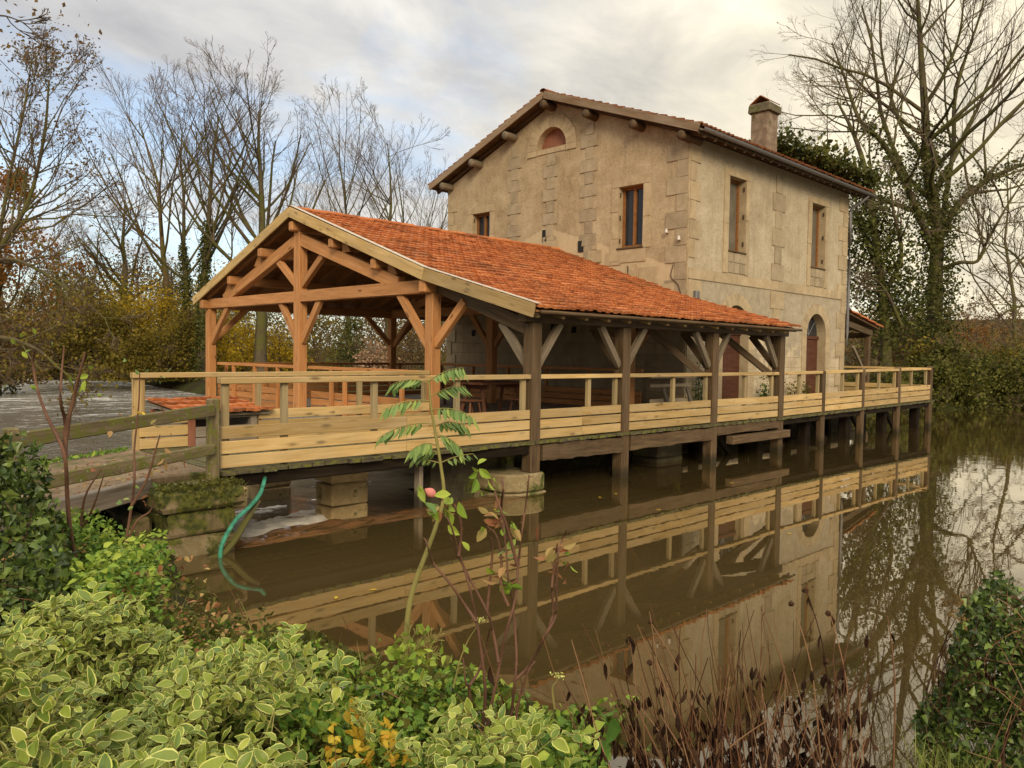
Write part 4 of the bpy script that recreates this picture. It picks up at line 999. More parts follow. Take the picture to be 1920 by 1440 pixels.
# green hose
HP = [at3(497, 896, 8.9), at3(488, 925, 8.65), at3(470, 948, 8.4), at3(445, 972, 8.2), at3(426, 1000, 8.08), at3(416, 1022, 8.02), at3(413, 1038, 8.0), at3(412, 1075, 7.96)]
tag(tube('garden_hose', HP, .023, .023, M['hose'], None, 10, 8), 'green hose hanging from the deck down the abutment into the pond', 'hose')
db = thing('driftwood', tuple(at3(440, 1000, 8.5)), 'broken dark branch caught against the abutment beside the green hose', 'branch')
V, F = tubes([(smooth_path([at3(484, 940, 8.6), at3(462, 975, 8.35), at3(440, 1012, 8.18), at3(415, 1040, 8.05), at3(385, 1054, 7.95)]), np.linspace(.03, .045, 21)),
              (smooth_path([at3(440, 1010, 8.18), at3(425, 1015, 8.1), at3(400, 1020, 8.0)]), np.linspace(.015, .006, 11))], 6)
from_np('wood', V, F, M['bark'], db)

# ------------------------------------------------------------------ inside the pavilion
def trestle_table(x, y, L, a, mt, label):
    t = thing('trestle_table', (x, y, .79), label, 'table', 'tables under the pavilion roof'); c, s = math.cos(a), math.sin(a)
    def W_(u, v, z): return (x+u*c-v*s, y+u*s+v*c, .79+z)
    for k in range(4): beam('table_top', W_(-L/2, -.3+k*.2, .73), W_(L/2, -.3+k*.2, .73), .19, .045, mt, t, .006)
    for u in (-L/2+.25, L/2-.25):
        for v in (-1, 1): beam('leg', W_(u, v*.16, .70), W_(u+(.12 if u > 0 else -.12), v*.36, .0), .06, .07, mt, t, .004)
        beam('cross_bar', W_(u, -.32, .66), W_(u, .32, .66), .06, .08, mt, t, .004)
def stool(x, y, label, a=0.0):
    t = thing('stool', (x, y, .79), label, 'stool', 'stools round the table'); c, s = math.cos(a), math.sin(a)
    beam('seat', (x-.17*c, y-.17*s, .79+.44), (x+.17*c, y+.17*s, .79+.44), .28, .04, M['furn'], t, .01)
    for u in (-1, 1):
        for v in (-1, 1): beam('leg', (x+u*.10*c-v*.09*s, y+u*.10*s+v*.09*c, .79+.42), (x+u*.17*c-v*.14*s, y+u*.17*s+v*.14*c, .79), .035, .035, M['furn'], t, .003)
trestle_table(10.9, 11.6, 1.5, .1, M['furn'], 'brown wooden table with splayed legs seen through the railing left of the first dark post')
stool(9.75, 10.95, 'small red-brown stool to the left of the brown table'); stool(10.9, 10.85, 'small dark stool in front of the brown table', .3)
trestle_table(12.6, 14.8, 2.0, 1.5, M['furn'], 'dark table deeper in the shade of the pavilion')
bench = thing('picnic_bench', (15.1, 10.3, .79), 'pale grey bench with slanted legs near the corner of the mill house', 'bench')
for k, (dy, z) in enumerate(((.0, .86), (.0, .66), (-.0, .30), (0, .2))): beam('board', (14.35, 10.2+dy, .79+z), (15.95, 10.2+dy, .79+z), .035, .13 if k > 1 else .07, M['furn_pale'], bench, .004)
for x in (14.75, 15.7): beam('leg', (x, 10.14, 1.40), (x+.35, 10.14, .79), .05, .09, M['greyplank'], bench, .004)
sg = thing('notice', (13.8, 10.56, 2.2), 'small white paper notice pinned to the orange post in the shade', 'notice')
sx, sy, sz = 14.09, 10.66, 2.32
box('sheet', (sx-.008, sy-.085, sz-.12), (sx, sy+.085, sz+.12), M['paper'], sg, 0)
multi_box('print', [((sx-.011, sy-.05, sz-.02), (sx-.007, sy+.05, sz+.07)), ((sx-.011, sy-.055, sz-.075), (sx-.007, sy+.055, sz-.055)), ((sx-.011, sy-.055, sz+.09), (sx-.007, sy+.055, sz+.1))], M['ink'], sg)

# ------------------------------------------------------------------ lean-to beyond the mill house, pots by the wall
lt = thing('lean_to', (27.4, 11.2, .7), 'small lean-to porch with mossy round tiles beyond the right corner of the mill house', 'porch')
V, F = [], []; k = 0
for i in range(11):
    y0_ = 10.75+i*.22
    for j in range(4):
        xa, xb = 26.15+j*.66, 26.15+(j+1)*.66+.10; za, zb = 3.66-j*.11+.02, 3.66-(j+1)*.11+.035
        th = np.linspace(-.1, math.pi+.1, 7)
        V.append(np.c_[np.full(7, xa), y0_+np.cos(th)*.10, za+np.sin(th)*.075]); V.append(np.c_[np.full(7, xb), y0_+np.cos(th)*.115, zb+np.sin(th)*.085]); V.append(np.c_[np.full(7, xb), y0_+np.cos(th)*.09, zb+np.sin(th)*.055])
        for q in range(6): F += [(k+q, k+q+1, k+8+q, k+7+q), (k+7+q, k+8+q, k+15+q, k+14+q)]
        k += 21
from_np('roof_tiles', np.concatenate(V), np.array(F), M['tile'], lt)
prism('roof_boards', [(0, 0), (2.55, 0), (2.55, 2.4), (0, 2.4)], (26.15, 10.7, 3.62), (1, 0, -.166), (0, 1, 0), (0, 0, -1), .04, M['dark'], lt)
beam('eave_beam', (26.15, 10.85, 3.30), (28.3, 10.85, 3.02), .14, .20, M['dark'], lt, .01); beam('cross_beam', (28.2, 10.8, 2.95), (28.2, 13.0, 2.95), .14, .18, M['dark'], lt, .01)
for y in (10.9, 12.9): beam('post', (28.15, y, .4), (28.15, y, 2.88), .17, .17, M['dark'], lt, .01)
beam('brace', (28.1, 10.9, 1.55), (26.9, 10.9, 2.55), .07, .10, M['grey_brace'], lt, .006)
def leaf_quads(P, size, g, asp=.55, flat=0.0, cup=.15, up=None):
    """P (N,3) -> quads (kite shaped leaves) with random orientation; flat 0..1 pulls normals upwards"""
    N = len(P); size = np.broadcast_to(size, (N,))
    d = g.normal(size=(N, 3)); d[:, 2] *= (1-flat*.8); d /= np.linalg.norm(d, axis=1, keepdims=True)+1e-9
    n = g.normal(size=(N, 3)); n[:, 2] += flat*3.0; n -= (n*d).sum(1, keepdims=True)*d; n /= np.linalg.norm(n, axis=1, keepdims=True)+1e-9
    s = np.cross(d, n); L = size[:, None]; Wd = L*asp*.5
    a = P-d*L*.5; b = P+s*Wd-d*L*.06+n*L*cup*.5; c = P+d*L*.5; e = P-s*Wd-d*L*.06+n*L*cup*.5
    V = np.stack([a, b, c, e], 1).reshape(-1, 3); F = np.arange(4*N).reshape(N, 4)
    return V, F
def pot(x, y, r, h, label, dens, m):
    t = thing('potted_plant', (x, y, .80), label, 'plant', 'plants against the facade'); z = .80+zo(x)
    bm = bmesh.new(); n = 12; rings = []
    for rr, zz in ((.72, 0), (1.0, 1), (.9, 1), (.85, .85)): rings.append([bm.verts.new((x+r*rr*math.cos(i*2*math.pi/n), y+r*rr*math.sin(i*2*math.pi/n), z+h*zz)) for i in range(n)])
    for a, b in zip(rings, rings[1:]):
        for i in range(n): bm.faces.new((a[i], a[(i+1) % n], b[(i+1) % n], b[i]))
    bm.faces.new(rings[-1])
    for v in bm.verts: v.co -= Vector((x, y, .80))
    from_bm('pot', bm, M['quoin_grey'], t, WM[t])
    g = np.random.default_rng(int(x*100)); P = np.c_[g.normal(x, r*.7, dens), g.normal(y, r*.5, dens), z+h+np.abs(g.normal(0, .22, dens))]
    V, F = leaf_quads(P, .09, g, .5); from_np('foliage', V, F, m, t)
pot(21.9, 10.55, .16, .22, 'stone pot with a drooping grey plant left of the arched door', 90, M['olive']); pot(22.6, 10.5, .2, .16, 'wide stone bowl with low plant close to the arched door', 80, M['bankgreen'])
pot(20.2, 10.55, .15, .2, 'pot with dark green bush right of the brown door', 160, M['ivy'])
cl = thing('climbing_rose', (17.0, 10.6, .8), 'straggly climbing plant on the corner of the mill house', 'plant'); g_ = np.random.default_rng(5)
V, F = tubes([(smooth_path([(17.05+.1*i, 10.70, .8), (17.0+.12*i, 10.72, 1.3), (17.1+g_.uniform(-.2, .3), 10.75, 1.7+g_.uniform(0, .7))]), np.linspace(.012, .005, 13)) for i in range(4)], 5)
from_np('stem', V, F, M['bark'], cl)
P = np.c_[g_.normal(17.2, .22, 420), g_.uniform(10.6, 10.8, 420), .8+np.abs(g_.normal(0, .5, 420))]; V, F = leaf_quads(P, .08, g_, .5); from_np('foliage', V, F, M['ivy'], cl)
gt = thing('grass_tuft', (13.4, 8.8, .45), 'tuft of grass growing on the pier behind the third dark post', 'grass')
def blades(C, N, L, g, spread=.6, w=.012):
    V, F = [], []; k = 0
    for i in range(N):
        a = g.uniform(0, 2*np.pi); b = np.array([np.cos(a), np.sin(a), 0]); l = L*g.uniform(.5, 1.1); sp = spread*g.uniform(.2, 1); c0 = C+b*g.uniform(0, .06); s = np.array([-b[1], b[0], 0])*w*.5
        for j, t in enumerate((0, .35, .7, 1.0)):
            c = c0+np.array([0, 0, l*(t-.45*sp*t*t)])+b*l*sp*t*t*.8; q = s*(1-t*.92); V += [c-q, c+q]
        F += [(k+2*j, k+2*j+1, k+2*j+3, k+2*j+2) for j in range(3)]; k += 8
    return np.array(V), np.array(F)
V, F = blades(np.array([13.45, 8.86, .42]), 60, .5, g_, 1.1, .02); from_np('blades', V, F, M['grass'], gt)
# ------------------------------------------------------------------ trees
def unit(v): return v/(np.linalg.norm(v, axis=-1, keepdims=True)+1e-9)
def grow(PP, PR, PLn, k, g, t=(.25, 1.0), ang=(28, 50), lf=(.35, .6), rf=.55, n=5, wig=.10, up=.06, rmin=.010, taper=.35):
    """k children on every parent polyline; arrays in, arrays out"""
    B, m, _ = PP.shape
    tt = g.uniform(t[0], t[1], (B, k)); tt[:, -1] = min(t[1], .99) if t[1] > .95 else tt[:, -1]
    f = tt*(m-1); i0 = np.clip(f.astype(int), 0, m-2); fr = (f-i0)[..., None]; bi = np.arange(B)[:, None]
    p = PP[bi, i0]*(1-fr)+PP[bi, i0+1]*fr; d = unit(PP[bi, i0+1]-PP[bi, i0]); r = PR[bi, i0]*(1-fr[..., 0])+PR[bi, i0+1]*fr[..., 0]
    p, d, r = p.reshape(-1, 3), d.reshape(-1, 3), r.reshape(-1); N = len(p)
    q = g.normal(size=(N, 3)); q = unit(q-(q*d).sum(1, keepdims=True)*d)
    a = np.radians(g.uniform(ang[0], ang[1], N))[:, None]
    dd = unit(d*np.cos(a)+q*np.sin(a))
    L = (PLn[:, None]*g.uniform(lf[0], lf[1], (B, k))*(1.15-.75*tt)).reshape(-1)
    pts = [p]; cur = p
    for s in range(n-1):
        dd = unit(dd+g.normal(0, wig, (N, 3))+np.array([0, 0, up])); cur = cur+dd*(L/(n-1))[:, None]; pts.append(cur)
    P = np.stack(pts, 1); R = np.maximum(r[:, None]*rf*np.linspace(1, taper, n)[None], rmin)
    return P, R, L
def leafscatter(P, g, n, spread, size, **k):
    """leaves strewn near random points of the twigs P (B,m,3)"""
    i = g.integers(0, P.shape[0], n); j = g.integers(0, P.shape[1], n)
    return leaf_quads(P[i, j]+g.normal(0, spread, (n, 3)), size*g.uniform(.6, 1.3, n), g, **k)
def bare_tree(name, label, base, H, seed, r0=.35, lean=(0, 0), kind='fan', group=None, ivy=0, ivytop=.5, leaves=None, nleaf=0, lsize=.2, bk='bark', tw='twig', dens=1.0, trunks=None, first=.28, rmin=.0075, ground=True):
    g = np.random.default_rng(seed); base = np.array(base, float)
    t = thing(name, base, label, 'tree', group)
    if trunks is None:
        n = 9; s = np.linspace(0, 1, n); off = np.cumsum(g.normal(0, .012*H, (n, 2)), 0)*s[:, None]
        P = np.c_[base[0]+lean[0]*s**1.4*H+off[:, 0], base[1]+lean[1]*s**1.4*H+off[:, 1], base[2]-.3+s*H*(.86 if kind == 'fan' else .8)]
        T = [(P, r0*np.linspace(1, .12, n)*np.where(s < .06, 1.3, 1))]
    else: T = [(smooth_path(p, 4), None, ra, rb) for p, ra, rb in trunks]; T = [(p, np.linspace(ra, rb, len(p))*(.74 if name == 'ivy_clad_tree' else 1)) for p, _, ra, rb in T]
    T = [(p, r*.85) for p, r in T]; thick, thin, tips = [(p[None], r[None]) for p, r in T], [], []
    for p, r in T:
        Ln = np.array([np.linalg.norm(np.diff(p, axis=0), axis=1).sum()])
        if kind == 'fan': c = dict(k=int(20*dens), t=(first, .98), ang=(30, 56), lf=(.46, .66), wig=.06, up=.11, rf=.5)
        elif kind == 'spread': c = dict(k=int(16*dens), t=(first, 1.0), ang=(35, 70), lf=(.40, .62), wig=.13, up=.04, rf=.5)
        else: c = dict(k=int(14*dens), t=(first, 1.0), ang=(25, 62), lf=(.30, .5), wig=.14, up=.05, rf=.5)
        a = grow(p[None], r[None], Ln, g=g, n=7, rmin=rmin*2, **c); thick.append(a[:2])
        b = grow(*a, 6, g, t=(.3, 1), ang=(18, 42), lf=(.38, .62), wig=.08, up=.06, rf=.5, n=5, rmin=rmin*1.5); thin.append(b[:2])
        cc = grow(*b, 4, g, t=(.3, 1), ang=(20, 44), lf=(.45, .75), wig=.10, up=.06, rf=.6, n=4, rmin=rmin); thin.append(cc[:2])
        e = grow(*cc, 3, g, t=(.3, 1), ang=(20, 45), lf=(.6, 1.0), wig=.10, up=.05, rf=.7, n=3, rmin=rmin*.8); thin.append(e[:2]); tips.append(e[0])
    V, F = tubes(thick, 6); tr = from_np('trunk', V, F, M[bk], t, smooth=True)
    V, F = tubes(thin, 3); from_np('crown', V, F, M[tw], t)
    if leaves:
        V, F = leafscatter(np.concatenate(tips), g, nleaf, .25, lsize); from_np('leaves', V, F, M[leaves], t)
    if ivy:
        Ps = []
        for p, r in [T[0]]+([(a[0][i], a[1][i]) for i in range(0)] ):
            i = g.uniform(0, (len(p)-1)*ivytop, ivy); i0 = i.astype(int); f = (i-i0)[:, None]; i0 = np.clip(i0, 0, len(p)-2)
            c = p[i0]*(1-f)+p[i0+1]*f; rr = r[i0]+.02+np.abs(g.normal(0, .12, ivy))*(1.3-f[:, 0]*0)*r0*2.2; th = g.uniform(0, 2*np.pi, ivy)
            Ps.append(c+np.c_[np.cos(th)*rr, np.sin(th)*rr, g.normal(0, .2, ivy)])
        V, F = leaf_quads(np.concatenate(Ps), .16*g.uniform(.6, 1.3, ivy), g, .75); from_np('ivy', V, F, M['ivy_far'], t)
    return t
LG = 'bare trees across the river'
def lt_(px, d, top, seed, label, **k):
    b = ground_at(px, d, .35); h0 = 720-FPX*math.tan(math.radians(2.155)) - (px-960)*math.tan(math.radians(.877))*-1*-1
    hor = 664.4+(px-960)*.0153
    H = (hor-top)/FPX*d+1.75
    return bare_tree('bare_tree', label, b, H, seed, group=LG, **k)
lt_(487, 46, 118, 1, 'tallest bare tree across the river, wide fan of branches left of the pavilion ridge', r0=.46, first=.33, dens=1.2)
lt_(377, 46, 140, 2, 'bare tree with dark ivy-wrapped trunk close beside the pavilion left eave', r0=.36, ivy=2600, ivytop=.62, first=.38)
lt_(346, 49, 165, 3, 'slim ivy-wrapped bare tree just left of the darkest ivy trunk', r0=.28, ivy=1800, ivytop=.55, first=.4)
lt_(316, 52, 150, 4, 'bare tree with pale ochre trunk third from the pavilion eave', r0=.32, bk='bark_gold', first=.33)
lt_(232, 54, 285, 5, 'lower many-branched bare tree with ivy at the fork left of the ochre trunk', r0=.42, kind='spread', ivy=1200, ivytop=.5, first=.35, dens=1.3)
lt_(655, 62, 165, 6, 'bare tree behind the pavilion ridge, left one of a close group', r0=.28, first=.33)
lt_(728, 57, 160, 7, 'bare tree with thick upright trunk in the middle of the group behind the pavilion roof', r0=.32, kind='spread', first=.33)
lt_(770, 64, 235, 8, 'thin bare tree near the left eave of the mill house', r0=.22, first=.25)
lt_(820, 75, 345, 9, 'low hazy bare tree touching the left wall of the mill house', r0=.20, first=.2)
lt_(575, 80, 300, 10, 'distant bare tree low behind the tallest one', r0=.24, first=.2)
lt_(165, 62, 335, 11, 'twiggy bare tree between the rust tree and the low forked one', r0=.25, kind='spread', first=.2)
lt_(420, 70, 270, 31, 'faint bare tree seen between the ivy trunk and the tallest tree', r0=.2, first=.25)
def path3(pts, d): return [at3(x, y, d+(k-len(pts)/2)*.0) for k, (x, y) in enumerate(pts)]
bare_tree('leaning_tree', 'leaning dark tree at the left edge with sparse shrivelled leaves', at3(-60, 660, 30), 12, 12, group=LG, r0=.3, kind='x',
          trunks=[(path3([(-90, 690), (-20, 500), (50, 385), (82, 260), (92, 150)], 30), .15, .04), (path3([(-60, 640), (-10, 480), (16, 340), (44, 210), (60, 110)], 33), .13, .03)], first=.3, leaves='brown', nleaf=2600, lsize=.13, dens=1.5)
bare_tree('low_branch_tree', 'dark low branches reaching over the river from the left edge', at3(-120, 720, 26), 6, 13, group=LG, r0=.2, kind='x',
          trunks=[(path3([(-140, 700), (-20, 635), (60, 650), (110, 690), (140, 712)], 24), .10, .03), (path3([(-130, 700), (-30, 660), (30, 655), (95, 645)], 25), .08, .02), (path3([(-140, 560), (-10, 490), (60, 500), (150, 560), (200, 600)], 28), .11, .03)], first=.2, leaves='olive', nleaf=1500, lsize=.14, dens=.9)
bare_tree('overhanging_twig', 'hanging twigs with shrivelled leaves at the top left corner', at3(-200, -40, 9), 3, 14, r0=.05, kind='x',
          trunks=[(path3([(-160, -60), (-60, 20), (10, 30), (50, 45)], 9), .02, .006)], first=.5, leaves='brown', nleaf=60, lsize=.07, dens=.3, rmin=.003)
bare_tree('rust_leaved_tree', 'tree with rust-orange autumn leaves at the left edge behind the leaning trunk', ground_at(10, 42, .4), 12.4, 15, r0=.26, kind='spread', leaves='rust', nleaf=9000, lsize=.20, first=.15, dens=1.5)
def thicket(name, label, c, rad, n, size, m, seed, group=None, cat='shrub', stems=14, clumps=26, cone=False, rot=0.0, kind=None, stemm='twig'):
    """a bush: leaves in clumps through an uneven volume, with stems showing"""
    g = np.random.default_rng(seed); c = np.array(c, float); rad = np.array(rad, float)
    t = thing(name, c, label, cat, group)
    u = unit(g.normal(size=(clumps, 3)))*g.uniform(.35, 1, (clumps, 1))**.5; u[:, 2] = np.abs(u[:, 2])
    if cone: u[:, :2] *= (1.05-.75*u[:, 2:3])
    K = c+u*rad; s = g.uniform(.10, .30, clumps)*rad.mean()
    i = g.integers(0, clumps, n); P = K[i]+g.normal(size=(n, 3))*s[i][:, None]*np.array([1, 1, .75]); P[:, 2] = np.maximum(P[:, 2], c[2]-.15)
    V, F = leaf_quads(P, size*g.uniform(.55, 1.35, n), g, .6); from_np('foliage', V, F, M[m] if isinstance(m, str) else m, t)
    if stems:
        pl = []
        for q in range(stems):
            e = K[g.integers(0, clumps)]; b = c+np.r_[g.normal(0, .12, 2)*rad[:2], -.2]
            pl.append((smooth_path([b, (b+e)/2+g.normal(0, .06, 3)*rad, e, e+(e-b)*.15], 3), None))
        A = np.stack([p for p, _ in pl]); R = np.linspace(.035, .010, A.shape[1])[None]*np.ones((stems, 1))*(max(.5, rad.mean()/2) if rad.mean() > .8 else rad.mean()*.35)
        ch = grow(A, R, np.full(stems, rad.mean()), 7, g, t=(.4, 1), lf=(.3, .6), n=4, rmin=.008*min(1, rad.mean())); c2 = grow(*ch, 5, g, lf=(.4, .7), n=3, rmin=.007*min(1, rad.mean()))
        V, F = tubes([(A, R), ch[:2], c2[:2]], 3); from_np('stems', V, F, M[stemm], t)
    return t
TG = 'autumn thickets along the far bank'
spec = [  # px, d, half-width px, top y, material, n, label
    (185, 46, 62, 522, 'olive', 7540, 'olive brown bush overhanging the river left of the golden ones'),
    (95, 50, 70, 482, 'olive', 6670, 'dark olive thicket above the far reach of the river'),
    (20, 38, 60, 522, 'brown', 5220, 'brown thicket on the left river bank at the frame edge'),
    (255, 48, 45, 552, 'gold', 6090, 'golden yellow bush left of the inner railing end post'),
    (300, 50, 40, 507, 'gold', 4640, 'taller golden bush behind the end post of the inner railing'),
    (352, 47, 38, 562, 'olive', 5220, 'olive thicket at the water just left of the pavilion corner post'),
    (450, 54, 45, 575, 'gold', 4200, 'bright golden bush framed by the first pavilion bay'),
    (525, 56, 40, 600, 'gold', 3400, 'golden bush left of the pavilion king post'),
    (405, 58, 35, 552, 'olive', 3770, 'green-brown bush behind the pavilion corner post'),
    (600, 58, 40, 560, 'olive', 3000, 'dull olive thicket right of the pavilion king post'),
    (655, 52, 24, 575, 'ivy_far', 2600, 'dark ivy-clad leaning stump seen through the pavilion'),
    (697, 44, 26, 628, 'pinkish', 2400, 'pale pinkish dry bush seen through the pavilion'),
    (765, 55, 42, 570, 'brown', 3200, 'brown thicket seen through the pavilion left of the orange corner post'),
    (835, 58, 38, 560, 'olive', 2600, 'olive thicket meeting the left wall of the mill house'),
    (215, 52, 45, 502, 'gold', 5510, 'golden leaved bush in the middle of the left thickets'),
    (130, 44, 55, 562, 'olive', 6670, 'olive bush hanging over the bright river reach'),
    (280, 45, 45, 602, 'olive', 5220, 'low olive bush at the water behind the inner railing'),
    (385, 50, 40, 522, 'gold', 5220, 'golden bush directly left of the pavilion corner post'),
    (490, 66, 60, 540, 'olive', 3600, 'olive thicket filling the back of the pavilion bay'),
    (720, 66, 70, 520, 'brown', 4200, 'brown thicket filling the gap below the pavilion ridge'),
    (150, 68, 80, 432, 'brown', 6090, 'tall brown thicket far behind the river bend'),
    (260, 66, 60, 432, 'brown', 5220, 'brown twiggy thicket behind the golden bushes'),
    (330, 64, 40, 462, 'olive', 3770, 'thin olive thicket between the ivy trunks'),
]
for k, (px, d, hw, top, m, n, label) in enumerate(spec):
    hor = 664.4+(px-960)*.0153; h = (hor-top)/FPX*d+1.6; w = hw/FPX*d
    thicket('thicket', label, ground_at(px, d, .45), (w*1.15, w*1.15, h*.92), n, .17 if d < 60 else .22, m, 100+k, TG, stems=16, clumps=40, stemm='twig_r' if m in ('pinkish', 'brown') else 'twig')
def far_woods(name, pxs, d0, d1, h0, h1, n, size, m, seed, label):
    g = np.random.default_rng(seed); V, F = [], []; P = []
    for px in np.arange(pxs[0], pxs[1], 7.0):
        d = g.uniform(d0, d1); b = ground_at(px+g.normal(0, 4), d); b[2] = terrain(b[None])[0]; h = g.uniform(h0, h1)
        kk = n//int((pxs[1]-pxs[0])/7+1); z = g.beta(1.3, 1.2, kk)*h; rr = (1.6-.9*z/h)*h*.14
        P.append(np.c_[b[0]+g.normal(0, 1, kk)*rr, b[1]+g.normal(0, 1, kk)*rr, b[2]+z])
    P = np.concatenate(P); V, F = leaf_quads(P, size*g.uniform(.5, 1.4, len(P)), g, .5)
    o = from_np(name, V, F, M[m]); tag(o, label, 'woodland', None, 'stuff')
far_woods('distant_woods', (-160, 880), 84, 105, 7, 13, 15000, .42, 'brown', 41, 'brown leafless woods far behind the river')
far_woods('hillside_woods', (1560, 2150), 92, 150, 4, 7.5, 14000, .45, 'brown', 42, 'brown wooded hillside in the far right distance')
far_woods('bank_scrub', (-160, 860), 62, 80, 2, 5, 11000, .28, 'olive', 43, 'olive scrub along the far river bank')

# the big ivy-clad tree on the right
def P3(d, *pts): return [at3(x, y, d+dz) for x, y, dz in pts]
D1 = 44
big = [(P3(D1, (1752, 735, 0), (1752, 640, 0), (1754, 520, 0), (1757, 420, 0), (1740, 330, 0), (1735, 220, -.5), (1728, 120, -.6), (1722, 20, -.8), (1716, -90, -1)), .80, .08),
       (P3(D1, (1750, 470, 0), (1722, 400, -.8), (1690, 330, -1.4), (1655, 268, -1.8), (1612, 225, -2.2), (1585, 150, -2.4), (1560, 80, -2.6)), .36, .06),
       (P3(D1, (1760, 450, 0), (1792, 390, .8), (1840, 345, 1.4), (1900, 315, 2), (1990, 285, 2.4), (2080, 240, 3)), .34, .08),
       (P3(D1, (1762, 440, 0), (1775, 360, 1.2), (1788, 270, 1.8), (1790, 190, 2.2), (1810, 110, 2.6), (1840, 20, 3), (1860, -80, 3)), .27, .06),
       (P3(D1, (1762, 505, 0), (1800, 492, -1), (1832, 490, -1.4), (1850, 455, -1.8), (1880, 400, -2.4), (1915, 345, -2.6), (1960, 280, -3)), .20, .04),
       (P3(D1, (1735, 300, 0), (1690, 235, 1), (1665, 160, 1.6), (1650, 60, 2), (1655, -60, 2)), .22, .05),
       (P3(D1, (1733, 200, 0), (1770, 140, -1), (1800, 60, -1.6), (1810, -50, -2)), .2, .05)]
bt = bare_tree('ivy_clad_tree', 'huge bare tree with ivy-clad trunk and limbs at the right beyond the walkway', ground_at(1752, D1, .3), 20, 51, r0=.6, kind='spread', trunks=big, first=.28, ivy=0, tw='twig_r', dens=1.25, rmin=.0065)
def ivy_on(t, polys, n, seed, rr, size=.17):
    g = np.random.default_rng(seed); Ps = []
    for p, r, w in polys:
        p = smooth_path(p, 5); m = int(n*w); i = g.uniform(0, len(p)-1.01, m); i0 = i.astype(int); f = (i-i0)[:, None]; c = p[i0]*(1-f)+p[i0+1]*f
        lump = .6+.7*np.abs(np.sin(i*2.1+r*9))+.4*np.sin(i*5.3)**2
        q = unit(g.normal(size=(m, 3)))*(r+np.abs(g.normal(0, rr, m))*lump)[:, None]; Ps.append(c+q)
    P = np.concatenate(Ps); V, F = leaf_quads(P, size*g.uniform(.6, 1.3, len(P)), g, .75); from_np('ivy', V, F, M['ivy_far'], t)
ivy_on(bt, [(P3(D1, (1752, 735, 0), (1752, 640, 0), (1754, 520, 0), (1757, 420, 0), (1740, 330, 0), (1735, 250, -.5)), .62, .55), (P3(D1, (1752, 730, 0), (1750, 600, 0), (1756, 520, 0)), .9, .18), (big[1][0][:5], .25, .13), (big[2][0][:5], .25, .14)], 12000, 52, .36)
# ivy-smothered tree right of the mill house
D2 = 38
mt_ = bare_tree('ivy_smothered_tree', 'tree smothered in dark ivy directly behind the right corner of the mill house', ground_at(1648, D2, .3), 12, 53, r0=.3, kind='x', tw='twig_r',
    trunks=[(P3(D2, (1665, 720, 0), (1655, 560, 0), (1640, 440, 0), (1625, 330, 0), (1600, 250, .5), (1570, 190, 1)), .32, .06), (P3(D2, (1655, 560, 0), (1690, 480, -.5), (1676, 400, -.8), (1668, 330, -1)), .16, .04), (P3(D2, (1690, 610, -2), (1660, 545, -2.5), (1625, 520, -3), (1600, 560, -3.3)), .10, .03)], first=.25, dens=.8)
ivy_on(mt_, [(P3(D2, (1660, 640, 0), (1655, 560, 0), (1640, 440, 0), (1628, 350, 0)), .5, .42), (P3(D2, (1690, 600, 0), (1672, 500, 0), (1655, 400, .3)), .5, .36), (P3(D2, (1612, 560, 1), (1608, 450, 1), (1612, 370, 1)), .4, .22)], 8200, 54, .55, .17)
for px, d, top, s, lab, k in [(1545, 60, 60, 61, 'pale twiggy bare tree rising behind the mill roof right of the chimney', 'spread'), (1440, 62, 195, 62, 'low pale bare tree with fine twigs left of the chimney', 'spread'),
                              (1905, 56, 150, 63, 'bare tree at the right edge behind the big ivy-clad tree', 'spread'), (1490, 66, 150, 68, 'fine twigged bare tree directly behind the chimney', 'spread')]:
    hor = 664.4+(px-960)*.0153; bare_tree('bare_tree', lab, ground_at(px, d, .3), (hor-top)/FPX*d+1.8, s, r0=.22, kind=k, group='bare trees on the right bank', tw='twig_r', first=.22, dens=.85, rmin=.0055)
bare_tree('bare_tree', 'bare tree leaning in from beyond the right edge with arching low limbs', at3(2050, 700, 40), 12, 66, group='bare trees on the right bank', r0=.25, kind='x', tw='twig_r',
    trunks=[(P3(38, (2060, 720, 0), (1990, 620, 0), (1930, 575, 0), (1880, 590, 0), (1850, 640, 0)), .12, .03), (P3(38, (2060, 700, 0), (1960, 560, 0), (1905, 480, 0), (1860, 455, 0)), .12, .03), (P3(36, (2060, 500, 0), (1950, 470, 0), (1905, 500, 0), (1880, 560, 0)), .09, .02)], first=.2, dens=.8)
